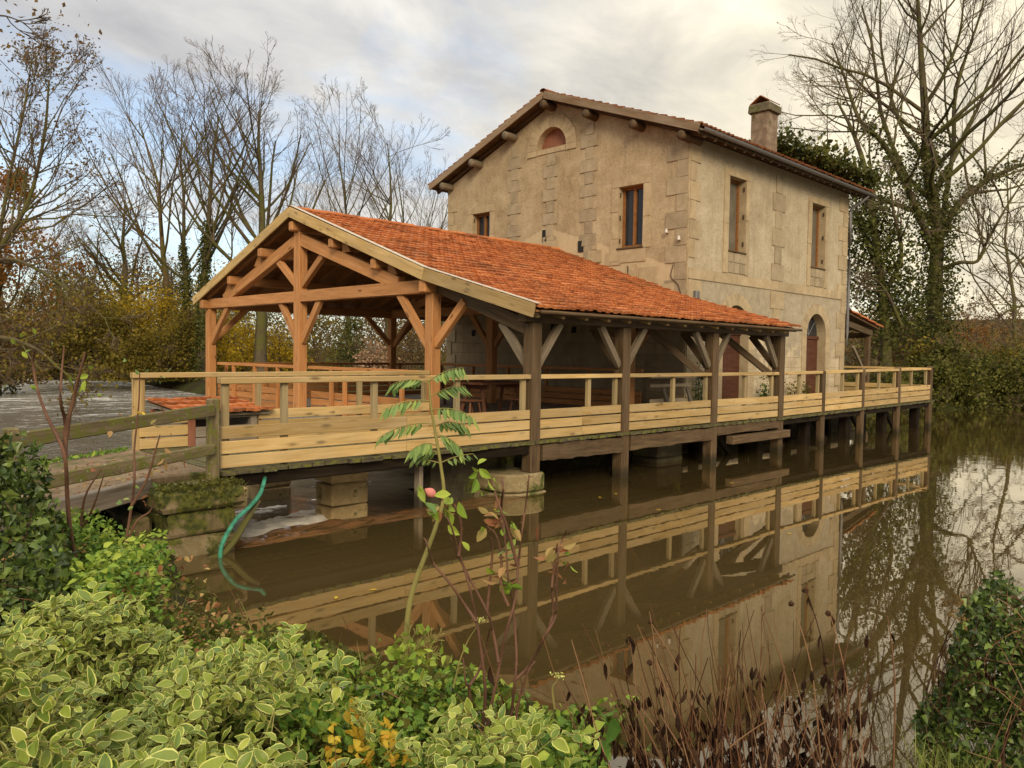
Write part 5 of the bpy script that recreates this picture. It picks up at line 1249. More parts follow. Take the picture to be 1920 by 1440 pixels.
# ivy heaped on the far end of the mill roof
ir = thing('roof_ivy', (25.6, 13.6, 8.2), 'mass of dark ivy growing over the far end of the mill roof behind the chimney', 'ivy'); gi = np.random.default_rng(55)
s = gi.uniform(0, 1, 3800); K = np.c_[25.1+2.7*s+gi.normal(0, .22, 3800), 13.2-2.1*s+gi.normal(0, .5, 3800), 9.2-1.2*s+np.abs(gi.normal(0, .28, 3800))*(.9+.4*np.sin(s*17))]
V, F = leaf_quads(K, .17*gi.uniform(.6, 1.3, 3800), gi, .75); from_np('foliage', V, F, M['ivy_far'], ir)
BG = 'bushes on the right bank'
for k, (px, d, hw, bot, top, m, n, lab) in enumerate([
    (1752, 34.3, 26, 778, 690, 'bankgreen', 3000, 'low green bush dipping into the water by the last walkway post'), (1660, 33.5, 60, 775, 700, 'bankgreen', 3600, 'low bush seen between the piles at the far end of the walkway'), (1795, 35.2, 32, 776, 705, 'bankgreen', 3200, 'low green bush at the waterline in the middle of the right bank'), (1775, 36.4, 48, 772, 655, 'bankgreen', 4600, 'green bramble bush at the water right behind the end post of the walkway'), (1848, 36.2, 52, 772, 690, 'bankgreen', 4600, 'low spreading green bush on the right bank'),
    (1925, 36.0, 50, 776, 672, 'bankgreen', 4600, 'green bush at the right edge of the bank'), (1810, 39.5, 55, 755, 668, 'bankgreen', 4200, 'green bush a little behind the waterside bushes on the right'), (1890, 40, 60, 755, 640, 'olive', 4200, 'olive bush rising behind the waterside bushes at the right'),
    (1738, 37.5, 28, 765, 640, 'olive', 3000, 'olive tangle beside the last walkway post'), (1690, 47, 45, 740, 600, 'brown', 4200, 'tangled brown bush between the lean-to and the big tree'),
    (1640, 50, 42, 740, 600, 'brown', 3600, 'brown thicket behind the lean-to porch'), (1830, 56, 45, 720, 600, 'rust', 2400, 'rust brown thicket right of the big ivy trunk'),
    (1900, 62, 50, 710, 590, 'brown', 3400, 'pale brown thicket at the right edge under the hillside'), (1745, 52, 40, 730, 620, 'olive', 3200, 'olive bush behind the foot of the big tree'), ]):
    h = (bot-top)/FPX*d*1.05; w = hw/FPX*d; b = ground_at(px, d, .15)
    thicket('bush', lab, b, (w*1.2, w*1.2, h), n, .17, m, 200+k, BG, stems=16, clumps=42, stemm='twig_r')
thicket('bush', 'green bush on the left river bank at the frame edge', ground_at(-5, 40, -.1), (1.6, 1.6, 1.5), 2600, .14, 'bankgreen', 230, TG, stems=8)
# ------------------------------------------------------------------ plants on the near bank
HF = np.array([math.cos(math.radians(45.375)), math.sin(math.radians(45.375))]); HR = np.array([HF[1], -HF[0]])
_gx, _gy = np.arange(-4, 10.01, .05), np.arange(-4, 12.01, .05)
_gz = terrain(np.stack(np.meshgrid(_gx, _gy, indexing='ij'), -1).reshape(-1, 2)).reshape(len(_gx), len(_gy))
def near_z(xy): return float(_gz[int(np.clip((xy[0]+4)/.05, 0, len(_gx)-1)), int(np.clip((xy[1]+4)/.05, 0, len(_gy)-1))])
def cam_xy(px, d): return HF*d+HR*d*(px-960)/FPX
def leaf_hex(P, size, g, asp=.55, flat=.5, cup=.22):
    """pointed leaves folded along the midrib, drooping at the tip"""
    N = len(P); size = np.broadcast_to(size, (N,))[:, None]
    d = g.normal(size=(N, 3)); d[:, 2] = d[:, 2]*(1-flat*.7)-.1; d = unit(d); n = g.normal(size=(N, 3)); n[:, 2] += flat*3.2; n = unit(n-(n*d).sum(1, keepdims=True)*d); s = np.cross(d, n)
    w = asp*.5*g.uniform(.8, 1.2, (N, 1)); c = g.uniform(.1, .4, (N, 1))
    q = lambda a, b: P+d*size*(a-.5)+s*size*b*w-n*size*c*a*a+n*size*abs(b)*cup*w
    V = np.stack([q(0, 0), q(.33, 0), q(.68, 0), q(1, 0), q(.28, 1), q(.64, .74), q(.28, -1), q(.64, -.74)], 1).reshape(-1, 3); i = np.arange(N)[:, None]*8
    quad = np.concatenate([i+np.array([[1, 2, 5, 4]]), i+np.array([[1, 6, 7, 2]])]); tri = np.concatenate([i+np.array([[0, 1, 4]]), i+np.array([[2, 3, 5]]), i+np.array([[0, 6, 1]]), i+np.array([[2, 7, 3]])])
    return V, [quad, tri]
def vinca(N, seed, region, label):
    """variegated periwinkle: arching stems with opposite pairs of leaves, a green blade inside a cream rim"""
    g = np.random.default_rng(seed); V, F, MI, ST = [], [], [], []; k = 0
    ts = np.array([0, .10, .30, .56, .82, 1.0])
    for p0, L0 in region(g, N):
        az = g.uniform(0, 2*np.pi); out = np.array([np.cos(az), np.sin(az), 0]); nn = g.integers(3, 6); step = L0*g.uniform(.42, .62); lift = g.uniform(.3, 1.25)
        path = [p0-np.array([0, 0, .10])-out*step*1.5]
        c = p0-np.array([0, 0, .05]); v = unit(out+np.array([0, 0, lift])); roll = g.uniform(0, np.pi)
        for q in range(nn):
            c = c+v*step; v = unit(v+np.array([0, 0, -.24])+g.normal(0, .12, 3)); path.append(c)
            side = unit(np.cross(v, [0, 0, 1.0])); upv = np.cross(side, v); roll += np.pi/2+g.normal(0, .35)
            for sg in (1, -1):
                L = L0*g.uniform(.75, 1.2)*(1-.13*q); ax = unit(side*np.cos(roll)+upv*np.sin(roll)*.45)*sg
                d = unit(ax+v*g.uniform(.35, .9)+np.array([0, 0, .15])+g.normal(0, .12, 3)); n = unit(np.array([0, 0, 1.0])+v*-.3+g.normal(0, .30, 3)+np.array([-.25*HF[0], -.25*HF[1], 0])); n = unit(n-(n@d)*d); s = np.cross(d, n)
                asp = g.uniform(.20, .34); ws = np.array([.10, .62, .98, .90, .46, 0])*asp; curl = g.normal(.16, .16); fold = g.uniform(.05, .40); rimw = g.uniform(.74, .90); wav = g.uniform(.0, .07); ph = g.uniform(0, 6); bend = g.normal(0, .10)
                pts = []
                for t, e_ in zip(ts, ws):
                    m_ = c+d*L*(t+.06)-n*L*curl*t*t+s*L*bend*t*t; e = e_*L; i_ = e*rimw; w1, w2 = wav*L*np.sin(ph+t*7), wav*L*np.sin(ph+2+t*6)
                    pts.append((m_-s*e+n*(fold*e+w1), m_-s*i_+n*(fold*i_*.9+w1*.7), m_, m_+s*i_+n*(fold*i_*.9+w2*.7), m_+s*e+n*(fold*e+w2)))
                for r_ in pts[:-1]: V += list(r_)
                V += [(pts[-2][2]*.3+pts[-1][2]*.7), pts[-1][2]]; m = 5
                for r_ in range(m-1):
                    A0 = k+5*r_; B0 = A0+5
                    for cc in range(4): F.append((A0+cc, A0+cc+1, B0+cc+1, B0+cc)); MI.append(1 if cc in (0, 3) else 0)
                A0 = k+5*(m-1); ti, tp = k+5*m, k+5*m+1
                F += [(A0+1, A0+2, ti, ti), (A0+2, A0+3, ti, ti), (A0, A0+1, ti, tp), (A0+3, A0+4, tp, ti)]; MI += [0, 0, 1, 1]; k += 5*m+2
        ST.append((np.array(path), np.full(len(path), .0016)))
    F = np.array(F); MI = np.array(MI); tri = F[:, 2] == F[:, 3]; SV, SF = tubes(ST, 3); nV = len(V)
    o = from_np('variegated_periwinkle', np.vstack([np.array(V), SV]), [F[~tri], SF+nV, F[tri][:, :3]], [M['vinca'], M['vinca_rim'], M['sapstem']], mi=np.r_[MI[~tri], np.full(len(SF), 2), MI[tri]], smooth=False)
    return tag(o, label, 'ground cover', None, 'stuff')
def reg_px(x0, x1, d0, d1, hgt, size, ok=None):
    def f(g, N):
        out = []
        while len(out) < N:
            d = d0+(d1-d0)*g.random()**.8; px = g.uniform(x0, x1)+g.normal(0, .05*(x1-x0)); 
            if ok and not ok(px, d, g): continue
            xy = cam_xy(px, d); z = near_z(xy)
            if z < .12: continue
            h = hgt(px, d) if callable(hgt) else hgt
            lump = .10*math.sin(xy[0]*5.1+xy[1]*3)+.08*math.sin(xy[1]*7-xy[0]*2.2)
            zz = z+h*(1.02-abs(g.normal(0, .22)))+lump*h/.4*1.35
            out.append((np.array([xy[0], xy[1], zz]), size*g.uniform(.6, 1.25)))
        return out
    return f
# the planted bank climbs towards the camera on the left
def vh(px, d): return max(.10, .60-.15*max(0, d-1.9)-.00016*max(0, px-200)-.10*max(0, (px-900)/600))
vinca(2350, 81, reg_px(-120, 1100, 1.55, 3.5, vh, .051, lambda px, d, g: (d < 3.25-.0011*max(0, px-250) or g.random() < .10) and (px < 400 or g.random() < (.42 if px < 560 else .08 if px < 820 else .28))), 'cream-edged variegated periwinkle covering the near left bank')
vinca(50, 82, reg_px(1120, 1330, 1.6, 2.6, .22, .055), 'small patch of variegated leaves among the dry stems')
def scatter_leaves(name, label, cat, N, region, size, m, seed, asp=.6, flat=.5, kind='stuff'):
    g = np.random.default_rng(seed); q = region(g, N); P = np.array([p for p, _ in q]); s = np.array([l for _, l in q])
    V, F = leaf_hex(P, s, g, asp, flat); return tag(from_np(name, V, F, M[m]), label, cat, None, kind)
scatter_leaves('green_weeds', 'bright green weeds along the near water edge', 'weeds', 10500, reg_px(330, 1130, 1.45, 4.6, lambda px, d: .30-.09*max(0, d-2.6), .040, lambda px, d, g: d > 2.9-.0016*max(0, px-300)), 0, 'weed', 83)
scatter_leaves('green_shoots', 'yellow-green shoots among the weeds on the near bank', 'weeds', 1800, reg_px(150, 1140, 2.0, 5.2, lambda px, d: .34-.10*max(0, d-2.6), .045), 0, 'weed_bright', 84)
scatter_leaves('yellow_foliage', 'patch of yellow autumn leaves in the near ground cover', 'weeds', 800, reg_px(470, 760, 1.7, 2.7, .36, .036, lambda px, d, g: abs((px-470)/290-(d-1.7)/1.0) < .30 and math.sin(px*.09+d*11) > -.35), 0, 'yellowleaf', 85)
scatter_leaves('reddish_weeds', 'reddish brown weeds at the edge of the periwinkle', 'weeds', 620, reg_px(215, 470, 3.0, 4.7, .24, .026, lambda px, d, g: math.sin(px*.07+d*7) > -.2), 0, 'redleaf', 86)
scatter_leaves('bank_litter', 'small dark undergrowth filling the near bank', 'weeds', 9000, reg_px(-150, 1160, 1.4, 5.6, lambda px, d: .22, .05), 0, 'bankgreen', 87)
scatter_leaves('slope_herbs', 'leafy green herbs on the left slope below the mossy handrail', 'weeds', 5200, reg_px(30, 300, 3.6, 6.6, lambda px, d: .34-.05*max(0, d-5), .045), 0, 'weed', 88)
scatter_leaves('slope_shoots', 'fresh pale shoots on the left slope', 'weeds', 1500, reg_px(60, 300, 3.4, 6.4, lambda px, d: .42-.06*max(0, d-5), .048), 0, 'weed_bright', 89)
scatter_leaves('slope_leaf_litter', 'withered brown leaves caught in the left slope plants', 'leaves', 420, reg_px(-60, 420, 2.6, 5.4, .34, .05), 0, 'redleaf', 188)
gs = np.random.default_rng(189); pl = []
for i in range(70):
    px, d = gs.uniform(-80, 1080), gs.uniform(1.7, 4.6); xy = cam_xy(px, d); z = near_z(xy)
    if z < .2: continue
    a = gs.uniform(0, 6.28); L = gs.uniform(.25, .6); v = np.array([math.cos(a), math.sin(a), gs.uniform(.2, 1.3)]); v /= np.linalg.norm(v); b0 = np.r_[xy, z+.12]
    pl.append(smooth_path([b0, b0+v*L*.5+gs.normal(0, .02, 3), b0+v*L+np.array([0, 0, -.10*L])], 4))
A = np.stack(pl); V, F = tubes([(A, np.full(A.shape[:2], 1.0)*np.linspace(.0028, .0010, A.shape[1]))], 4); tag(from_np('dry_stalks', V, F, M['straw']), 'thin dry stalks lying through the near ground cover', 'stalks', None, 'stuff')
gp = np.random.default_rng(191); t_ = gp.random(330); w_ = gp.random(330); P = np.c_[.9+2.5*t_+.45*w_, 6.95+1.45*t_+1.9*w_, np.full(330, .795)]
V, F = leaf_hex(P, .045*gp.uniform(.5, 1.3, 330), gp, .6, 1.0); tag(from_np('path_litter', V, F, M['redleaf']), 'fallen brown leaves lying on the stone path', 'leaves', None, 'stuff')
# moss and small ferns on the abutment
g = np.random.default_rng(90)
P = np.r_[np.c_[g.uniform(2.95, 3.8, 900), g.normal(7.95, .12, 900).clip(7.83), .70+np.abs(g.normal(0, .02, 900))], np.c_[g.normal(3.4, .3, 160).clip(2.9, 3.8), np.full(160, 7.82)-np.abs(g.normal(0, .015, 160)), .70-np.abs(g.normal(0, .12, 160))]]
V, F = leaf_quads(P, .04*g.uniform(.5, 1.4, len(P)), g, .5); tag(from_np('abutment_moss', V, F, M['bankgreen']), 'moss and tiny ferns on the stone abutment', 'moss', None, 'stuff')
V, F = blades(np.array(at3(440, 940, 8.45)), 46, .26, g, 1.3, .012); tag(from_np('grass_tuft', V, F, M['grass']), 'grass tuft hanging from the abutment next to the green hose', 'grass')
P = np.c_[g.uniform(.6, 3.6, 1600), np.zeros(1600), np.full(1600, .80)]; P[:, 1] = 8.72+(P[:, 0]-.6)*.68-np.abs(g.normal(0, .07, 1600)); P[:, 2] += np.abs(g.normal(0, .015, 1600))
V, F = leaf_quads(P, .035*g.uniform(.5, 1.4, 1600), g, .5); tag(from_np('path_moss', V, F, M['weed']), 'green moss along the far edge of the stone path', 'moss', None, 'stuff')
# ivy mounds
def ivy_leafs(P, size, g):
    """three-lobed ivy leaves"""
    N = len(P); size = np.broadcast_to(size, (N,))[:, None]
    d = unit(g.normal(size=(N, 3))+np.array([0, 0, -.5])); n = g.normal(size=(N, 3))+np.array([-.6*HF[0], -.6*HF[1], .6]); n = unit(n-(n*d).sum(1, keepdims=True)*d); s = np.cross(d, n)
    sh = [(-.42, 0), (-.30, .42), (.02, .26), (.58, 0), (.02, -.26), (-.30, -.42)]
    V = np.stack([P+d*size*a+s*size*b+n*size*abs(b)*.25 for a, b in sh], 1).reshape(-1, 3); i = np.arange(N)[:, None]*6
    F = np.concatenate([i+np.array([[0, 1, 2, 3]]), i+np.array([[0, 3, 4, 5]])]); return V, F
def mound(name, label, c, rad, n, size, m, seed, stems=30, drop=0.0, cat='ivy'):
    g = np.random.default_rng(seed); c = np.array(c, float); rad = np.array(rad, float); t = thing(name, c, label, cat)
    u = unit(g.normal(size=(n, 3))); u[:, 2] = np.abs(u[:, 2])*(1 if not drop else 1); r = 1-np.abs(g.normal(0, .13, n)); lump = 1+.10*np.sin(u[:, 0]*6+seed)+.10*np.sin(u[:, 1]*7)+.07*np.sin(u[:, 2]*9)
    P = c+u*rad*(r*lump)[:, None]
    V, F = ivy_leafs(P, size*g.uniform(.55, 1.3, n), g); from_np('foliage', V, F, M[m], t)
    pl = []
    for q in range(stems):
        a = unit(g.normal(size=3)); a[2] = abs(a[2]); b = unit(a+g.normal(0, .5, 3)); b[2] = abs(b[2]); pl.append(smooth_path([c+a*rad*.5-np.array([0, 0, .1]), c+a*rad*1.0, c+unit(a+b)*rad*1.03, c+b*rad*1.02], 3))
    A = np.stack(pl); V, F = tubes([(A, np.full(A.shape[:2], .0020))], 4); from_np('stems', V, F, M['straw'], t)
    return t
mound('ivy_mound', 'dark ivy heaped over the near end of the mossy handrail at the left edge', (*cam_xy(-45, 4.5), .50), (.46, .40, 1.12), 3900, .055, 'ivy', 91)
mound('ivy_mound', 'lower slope of dark ivy below the left ivy heap', (*cam_xy(-20, 3.7), .30), (.44, .42, .80), 4400, .052, 'ivy', 92)
mound('ivy_bush', 'ivy-covered stump at the lower right corner by the water', (*cam_xy(1905, 3.95), .05), (.40, .36, .84), 6800, .040, 'ivy', 93, stems=90)
thicket('ivy_bush_flower', 'small brown flower heads topping the right ivy bush', (*cam_xy(1805, 3.8), .84), (.09, .09, .16), 90, .025, 'brown', 94, cat='flower', stems=0, clumps=5)
# rough grass at the lower right corner
g = np.random.default_rng(95); Vs, Fs, k = [], [], 0
for i in range(420):
    px, d = g.uniform(1730, 2050), g.uniform(2.6, 3.9); xy = cam_xy(px, d); z = max(.1, near_z(xy)); v, f = blades(np.r_[xy, z-.04], 5, .26, g, 1.1, .007); Vs.append(v); Fs.append(f+k); k += len(v)
tag(from_np('rough_grass', np.concatenate(Vs), np.concatenate(Fs), M['grass']), 'rough grass in the lower right corner', 'grass', None, 'stuff')
scatter_leaves('corner_weeds', 'low green weeds under the right ivy bush', 'weeds', 1800, reg_px(1740, 2040, 2.6, 4.0, .14, .04), 0, 'weed', 96)
Vs, Fs, k = [], [], 0
for px, d, n, L in [(330, 4.6, 8, .32), (375, 4.4, 4, .30), (490, 4.3, 5, .40), (560, 4.0, 6, .30), (630, 3.8, 7, .35), (740, 3.6, 6, .25), (1010, 3.3, 8, .3), (1085, 3.0, 9, .5), (1100, 2.8, 8, .42), (440, 4.6, 3, .36), (690, 3.7, 5, .4), (860, 3.6, 5, .3)]:
    xy = cam_xy(px, d); z = max(.25, near_z(xy)); v, f = blades(np.r_[xy, z+.05], n, L, g, .5, .009); Vs.append(v); Fs.append(f+k); k += len(v)
tag(from_np('reed_blades', np.concatenate(Vs), np.concatenate(Fs), M['grass']), 'thin reed blades standing along the near water edge', 'reeds', None, 'stuff')
# ------------------------------------------------------------------ young tree with pinnate leaves
def frond(o, d, L, droop, g, nl=8, ls=.070):
    """pinnate leaf: rachis path and its leaflets"""
    d = unit(np.array(d, float)); pts = [o+d*L*t-np.array([0, 0, 1])*droop*L*t*t for t in np.linspace(0, 1, 8)]; pts = np.array(pts)
    V, F = [], []; k = 0; side = unit(np.cross(d, [0, 0, 1.0]))
    for i in range(nl+1):
        t = .22+.78*i/nl; j = t*7; a = int(min(j, 6)); p = pts[a]*(1-(j-a))+pts[a+1]*(j-a); tg = unit(pts[min(a+1, 7)]-pts[a])
        for sgn in ((1, -1) if i < nl else (0,)):
            dl = unit(tg*.6+side*sgn*.6+np.array([0, 0, -.62])+g.normal(0, .12, 3)); l = ls*g.uniform(.8, 1.15)*(1-.25*abs(t-.55)); nn = unit(np.cross(dl, np.cross([0, 0, 1.0], dl))+g.normal(0, .15, 3)); s = unit(np.cross(dl, nn))
            prev = None
            for q, w in ((0, .0), (.2, .15), (.45, .19), (.75, .12), (1, 0)):
                c = p+dl*l*q-np.array([0, 0, 1])*l*.25*q*q; V += [c-s*l*w-nn*l*w*.5, c, c+s*l*w-nn*l*w*.5]
            for r in range(4): F += [(k+3*r, k+3*r+1, k+3*r+4, k+3*r+3), (k+3*r+1, k+3*r+2, k+3*r+5, k+3*r+4)]
            k += 15
    return pts, np.array(V), np.array(F)
sap = thing('sapling', at3(762, 1190, 4.0), 'slender green sapling with pinnate leaves in front of the walkway railing', 'sapling'); g = np.random.default_rng(101); DS = 4.0
stem = [at3(x, y, DS) for x, y in [(760, 1260), (764, 1160), (776, 1100), (800, 1035), (818, 985), (832, 930), (826, 870), (816, 810), (808, 760), (804, 712)]]
sm = smooth_path(stem, 6); 
fr_ = []
for x, y, tx, ty, L, dr, dz in [(803, 716, 868, 690, .20, .25, -.1), (803, 718, 738, 716, .22, .35, .1), (806, 745, 872, 722, .20, .30, .1), (806, 752, 730, 765, .22, .30, -.1), (808, 770, 880, 772, .22, .35, -.12), (812, 795, 722, 808, .24, .35, .05),
                              (814, 800, 872, 792, .19, .40, .12), (816, 815, 850, 840, .17, .5, 0), (818, 835, 770, 838, .15, .5, -.1), (822, 850, 780, 850, .13, .5, .1)]:
    o = at3(x, y, DS); e = at3(tx, ty, DS+dz); fr_.append(frond(o, e-o+np.array([0, 0, .07]), np.linalg.norm(e-o)*1.15, dr*1.1, g))
o, e = at3(826, 868, DS), at3(884, 838, DS-.05); fr_.append(frond(o, e-o, .20, .2, g, 4, .055)); o, e = at3(824, 868, DS), at3(790, 858, DS); fr_.append(frond(o, e-o, .10, .1, g, 3, .04))
V, F = tubes([(p, np.linspace(.0035, .0015, len(p))) for p, _, _ in fr_], 5); from_np('leaf_stalks', V, F, M['sapstem'], sap)
Vs, Fs, k = [], [], 0
for _, v, f in fr_: from_np('leaf', v, f, M['sapleaf'], sap)
th = [(np.array([sm[i], sm[i]+g.normal(0, .02, 3)+np.array([0, 0, .006])]), np.array([.003, .0008])) for i in range(6, 34, 3)]
V, F = tubes([(sm, np.linspace(.0155, .005, len(sm)))]+th, 8); from_np('stem', V, F, M['sapstem'], sap, smooth=True)
# ------------------------------------------------------------------ rose canes
def canes(name, label, d, lines, m, leaves=(), r=(.0075, .003), seed=1, cat='shrub', thorn=True):
    g = np.random.default_rng(seed); base = at3(*lines[0][0], d); t = thing(name, base, label, cat); polys = []
    for L in lines:
        P = smooth_path([at3(x, y, d+g.normal(0, .05)) for x, y in L], 5); polys.append((P, np.linspace(r[0], r[1], len(P))))
    if thorn:
        th = []
        for P, R in polys:
            for i in range(2, len(P)-1, 2):
                v = unit(g.normal(size=3)); th.append((np.array([P[i], P[i]+v*.016]), np.array([.0035, .0006])))
        polys = polys+th
    V, F = tubes(polys, 6); from_np('canes', V, F, M[m], t, smooth=True)
    by = {}
    for x, y, n, s, mt in leaves:
        by.setdefault(mt, []).append((at3(x, y, d)+g.normal(0, 14/FPX*d, (n, 3)), s))
    for mt, L in by.items():
        VV, FF, k = [], [], 0
        for P, s in L:
            d_ = unit(g.normal(size=(len(P), 3))*np.array([1, 1, .7])+np.array([0, 0, -.35])); nn = unit(np.cross(d_, g.normal(size=(len(P), 3)))); ss = np.cross(d_, nn)
            for p, dd, n2, s2 in zip(P, d_, nn, ss):
                l = s*g.uniform(.7, 1.25)
                for q, w in ((0, .03), (.25, .22), (.5, .29), (.8, .18), (1, 0)):
                    c = p+dd*l*q-n2*l*.2*q*q; VV += [c-s2*l*w+n2*l*w*.4, c, c+s2*l*w+n2*l*w*.4]
                for r_ in range(4): FF += [(k+3*r_, k+3*r_+1, k+3*r_+4, k+3*r_+3), (k+3*r_+1, k+3*r_+2, k+3*r_+5, k+3*r_+4)]
                k += 15
        from_np('leaves', np.array(VV), np.array(FF), M[mt], t)
    return t
Z = lambda pts: [(560+x/3, 960+y/3) for x, y in pts]
rose = canes('rose_bush', 'bare reddish rose bush with a few pale and coppery leaves in front of the pond', 3.3, [
    Z([(1040, 1300), (1085, 1080), (1130, 860), (1160, 700), (1215, 500), (1235, 300), (1255, 120), (1275, -20), (1290, -140), (1296, -210)]),
    Z([(1025, 1290), (1050, 1020), (1015, 700), (1000, 610), (960, 420), (915, 270), (850, 60), (800, 10)]),
    Z([(1000, 620), (940, 530), (850, 400), (760, 290), (725, 190), (710, 150)]),
    Z([(1125, 850), (1095, 680), (1060, 560), (960, 370), (895, 240), (845, 130)]),
    Z([(900, 250), (915, 120), (905, 20), (880, -40)]),
    Z([(1150, 1360), (1190, 1180), (1215, 960), (1225, 800), (1205, 520), (1180, 380), (1160, 150), (1130, 40)]),
    Z([(1215, 950), (1300, 860), (1390, 690), (1445, 580), (1450, 400), (1460, 240), (1480, 160), (1505, 105)]),
    Z([(1400, 680), (1430, 560), (1425, 420), (1440, 280), (1455, 180)]),
    Z([(965, 1220), (960, 1000), (940, 960), (925, 820)]), Z([(960, 980), (1010, 900), (1050, 780), (1075, 660)]),
    Z([(1060, 560), (1075, 400), (1090, 220), (1075, 130)]), Z([(1180, 530), (1140, 420), (1140, 260), (1110, 130), (1060, 80)]),
    Z([(1230, 300), (1180, 110), (1130, -30), (1090, -150), (1050, -240)]), Z([(1160, 150), (1140, -20), (1150, -130), (1145, -200)]),
    Z([(1205, 1260), (1240, 1060), (1290, 900), (1330, 840)])], 'cane',
    [(905, 893, 10, 0.065, 'weed_bright'), (930, 980, 10, 0.058, 'redleaf'), (900, 1002, 3, 0.058, 'weed_bright'), (965, 987, 4, 0.052, 'weed_bright'), (955, 1050, 4, 0.058, 'sapleaf'), (955, 1078, 7, 0.058, 'redleaf'), (948, 1092, 6, 0.065, 'weed_bright'), (1040, 1045, 12, 0.062, 'redleaf'), (1060, 1062, 4, 0.046, 'weed_bright'),
     (830, 940, 11, 0.065, 'weed_bright'), (818, 962, 4, 0.058, 'redleaf'), (800, 925, 3, 0.065, 'sapleaf')], seed=111)
rb = thing('rosebud', at3(806, 922, 3.3), 'single pink rosebud beside the sapling stem', 'flower'); g = np.random.default_rng(112)
c0 = at3(808, 924, 3.3); u_ = unit(at3(800, 919, 3.3)-at3(818, 930, 3.3)); a_ = unit(np.cross(u_, [0, 0, 1.0])); b_ = np.cross(u_, a_); rr = np.array([.008, .017, .020, .016, .008, .002]); tt = np.array([-.022, -.010, .002, .014, .024, .030]); th = np.linspace(0, 2*np.pi, 10, endpoint=False)
V = np.concatenate([c0+u_*t+a_*np.cos(th)[:, None]*r*(1+.12*np.sin(3*th))[:, None]+b_*np.sin(th)[:, None]*r for t, r in zip(tt, rr)]); F = np.array([(10*i+j, 10*i+(j+1) % 10, 10*i+10+(j+1) % 10, 10*i+10+j) for i in range(5) for j in range(10)])
from_np('petals', V, F, M['petal'], rb, smooth=True); V, F = tubes([(np.array([c0-u_*.02, c0-u_*.06]), np.array([.004, .003]))], 5); from_np('stalk', V, F, M['cane'], rb)
# slim saplings at the left
canes('sapling', 'thin reddish sapling with a few fresh green leaves at the left edge', 5.0, [[(140, 1045), (132, 1000), (126, 930), (120, 850), (88, 780), (70, 730), (62, 680), (66, 655)], [(122, 860), (122, 790), (113, 745), (120, 650)], [(124, 820), (130, 780), (140, 740), (152, 690), (160, 660)]], 'cane',
      [(40, 655, 3, .055, 'weed_bright'), (80, 648, 3, .055, 'weed_bright'), (62, 730, 3, .055, 'weed_bright'), (158, 703, 4, .06, 'weed_bright'), (168, 730, 3, .05, 'weed_bright')], (.016, .005), 113, 'sapling', False)
canes('sapling', 'small bare sapling with withered coppery leaves before the stone path', 5.6, [[(232, 1040), (245, 960), (252, 900), (252, 840), (260, 760), (262, 700)], [(246, 950), (275, 900), (290, 850), (300, 815)], [(150, 1000), (160, 930), (190, 880)], [(150, 1000), (175, 950), (195, 890)], [(230, 1040), (255, 980), (280, 960), (290, 940)]], 'cane',
      [(262, 690, 3, .05, 'sapleaf'), (225, 785, 3, .06, 'redleaf'), (305, 800, 6, .06, 'redleaf'), (265, 770, 3, .05, 'yellowleaf'), (310, 870, 5, .06, 'redleaf'), (255, 935, 5, .06, 'sapleaf'), (262, 940, 2, .06, 'redleaf'), (300, 710, 3, .05, 'sapleaf'), (158, 880, 2, .06, 'redleaf'), (170, 868, 2, .05, 'weed_bright')], (.011, .004), 114, 'sapling', False)
g = np.random.default_rng(120)
thicket('nettle_clump', 'leafy yellow-green nettle clump at the foot of the sapling', (*cam_xy(775, 3.95), .26), (.34, .30, .40), 460, .055, 'weed_bright', 121, cat='weeds', stems=8, clumps=16, stemm='sapstem')
thicket('nettle_clump', 'green nettle clump by the water left of the sapling', (*cam_xy(500, 4.3), .20), (.30, .26, .27), 650, .05, 'weed', 122, cat='weeds', stems=8, clumps=18, stemm='sapstem')
for k, (px, d, hh, w, n, sz, m, lab) in enumerate([(560, 4.15, 0.24, .16, 260, 0.047, 'weed_bright', 'small pale nettle clump by the water left of the sapling'), (655, 3.7, 0.22, .20, 300, 0.047, 'weed', 'dark green nettle clump below the sapling'), (835, 3.55, 0.26, .18, 280, 0.051, 'weed', 'nettle clump just right of the sapling foot'),
        (905, 3.1, 0.24, .2, 300, 0.047, 'weed_bright', 'pale green leafy clump left of the rose bush'), (1015, 2.9, 0.22, .18, 260, 0.043, 'weed', 'leafy clump between the rose canes'), (410, 4.5, 0.24, .22, 340, 0.047, 'weed', 'nettle clump at the left end of the near water edge'), (300, 4.9, 0.22, .2, 300, 0.043, 'weed_bright', 'yellowish herb clump under the abutment'),
        (700, 2.9, 0.24, .22, 320, 0.051, 'weed', 'bushy green clump in the middle of the near bank'), (1110, 2.55, 0.20, .14, 160, 0.060, 'weed_bright', 'bright leafy clump beside the dry stems')]):
    thicket('weed_clump', lab, (*cam_xy(px, d), near_z(cam_xy(px, d))-.05), (w, w, hh), n, sz, m, 300+k, 'leafy clumps on the near bank', cat='weeds', stems=9, clumps=15, stemm='sapstem')
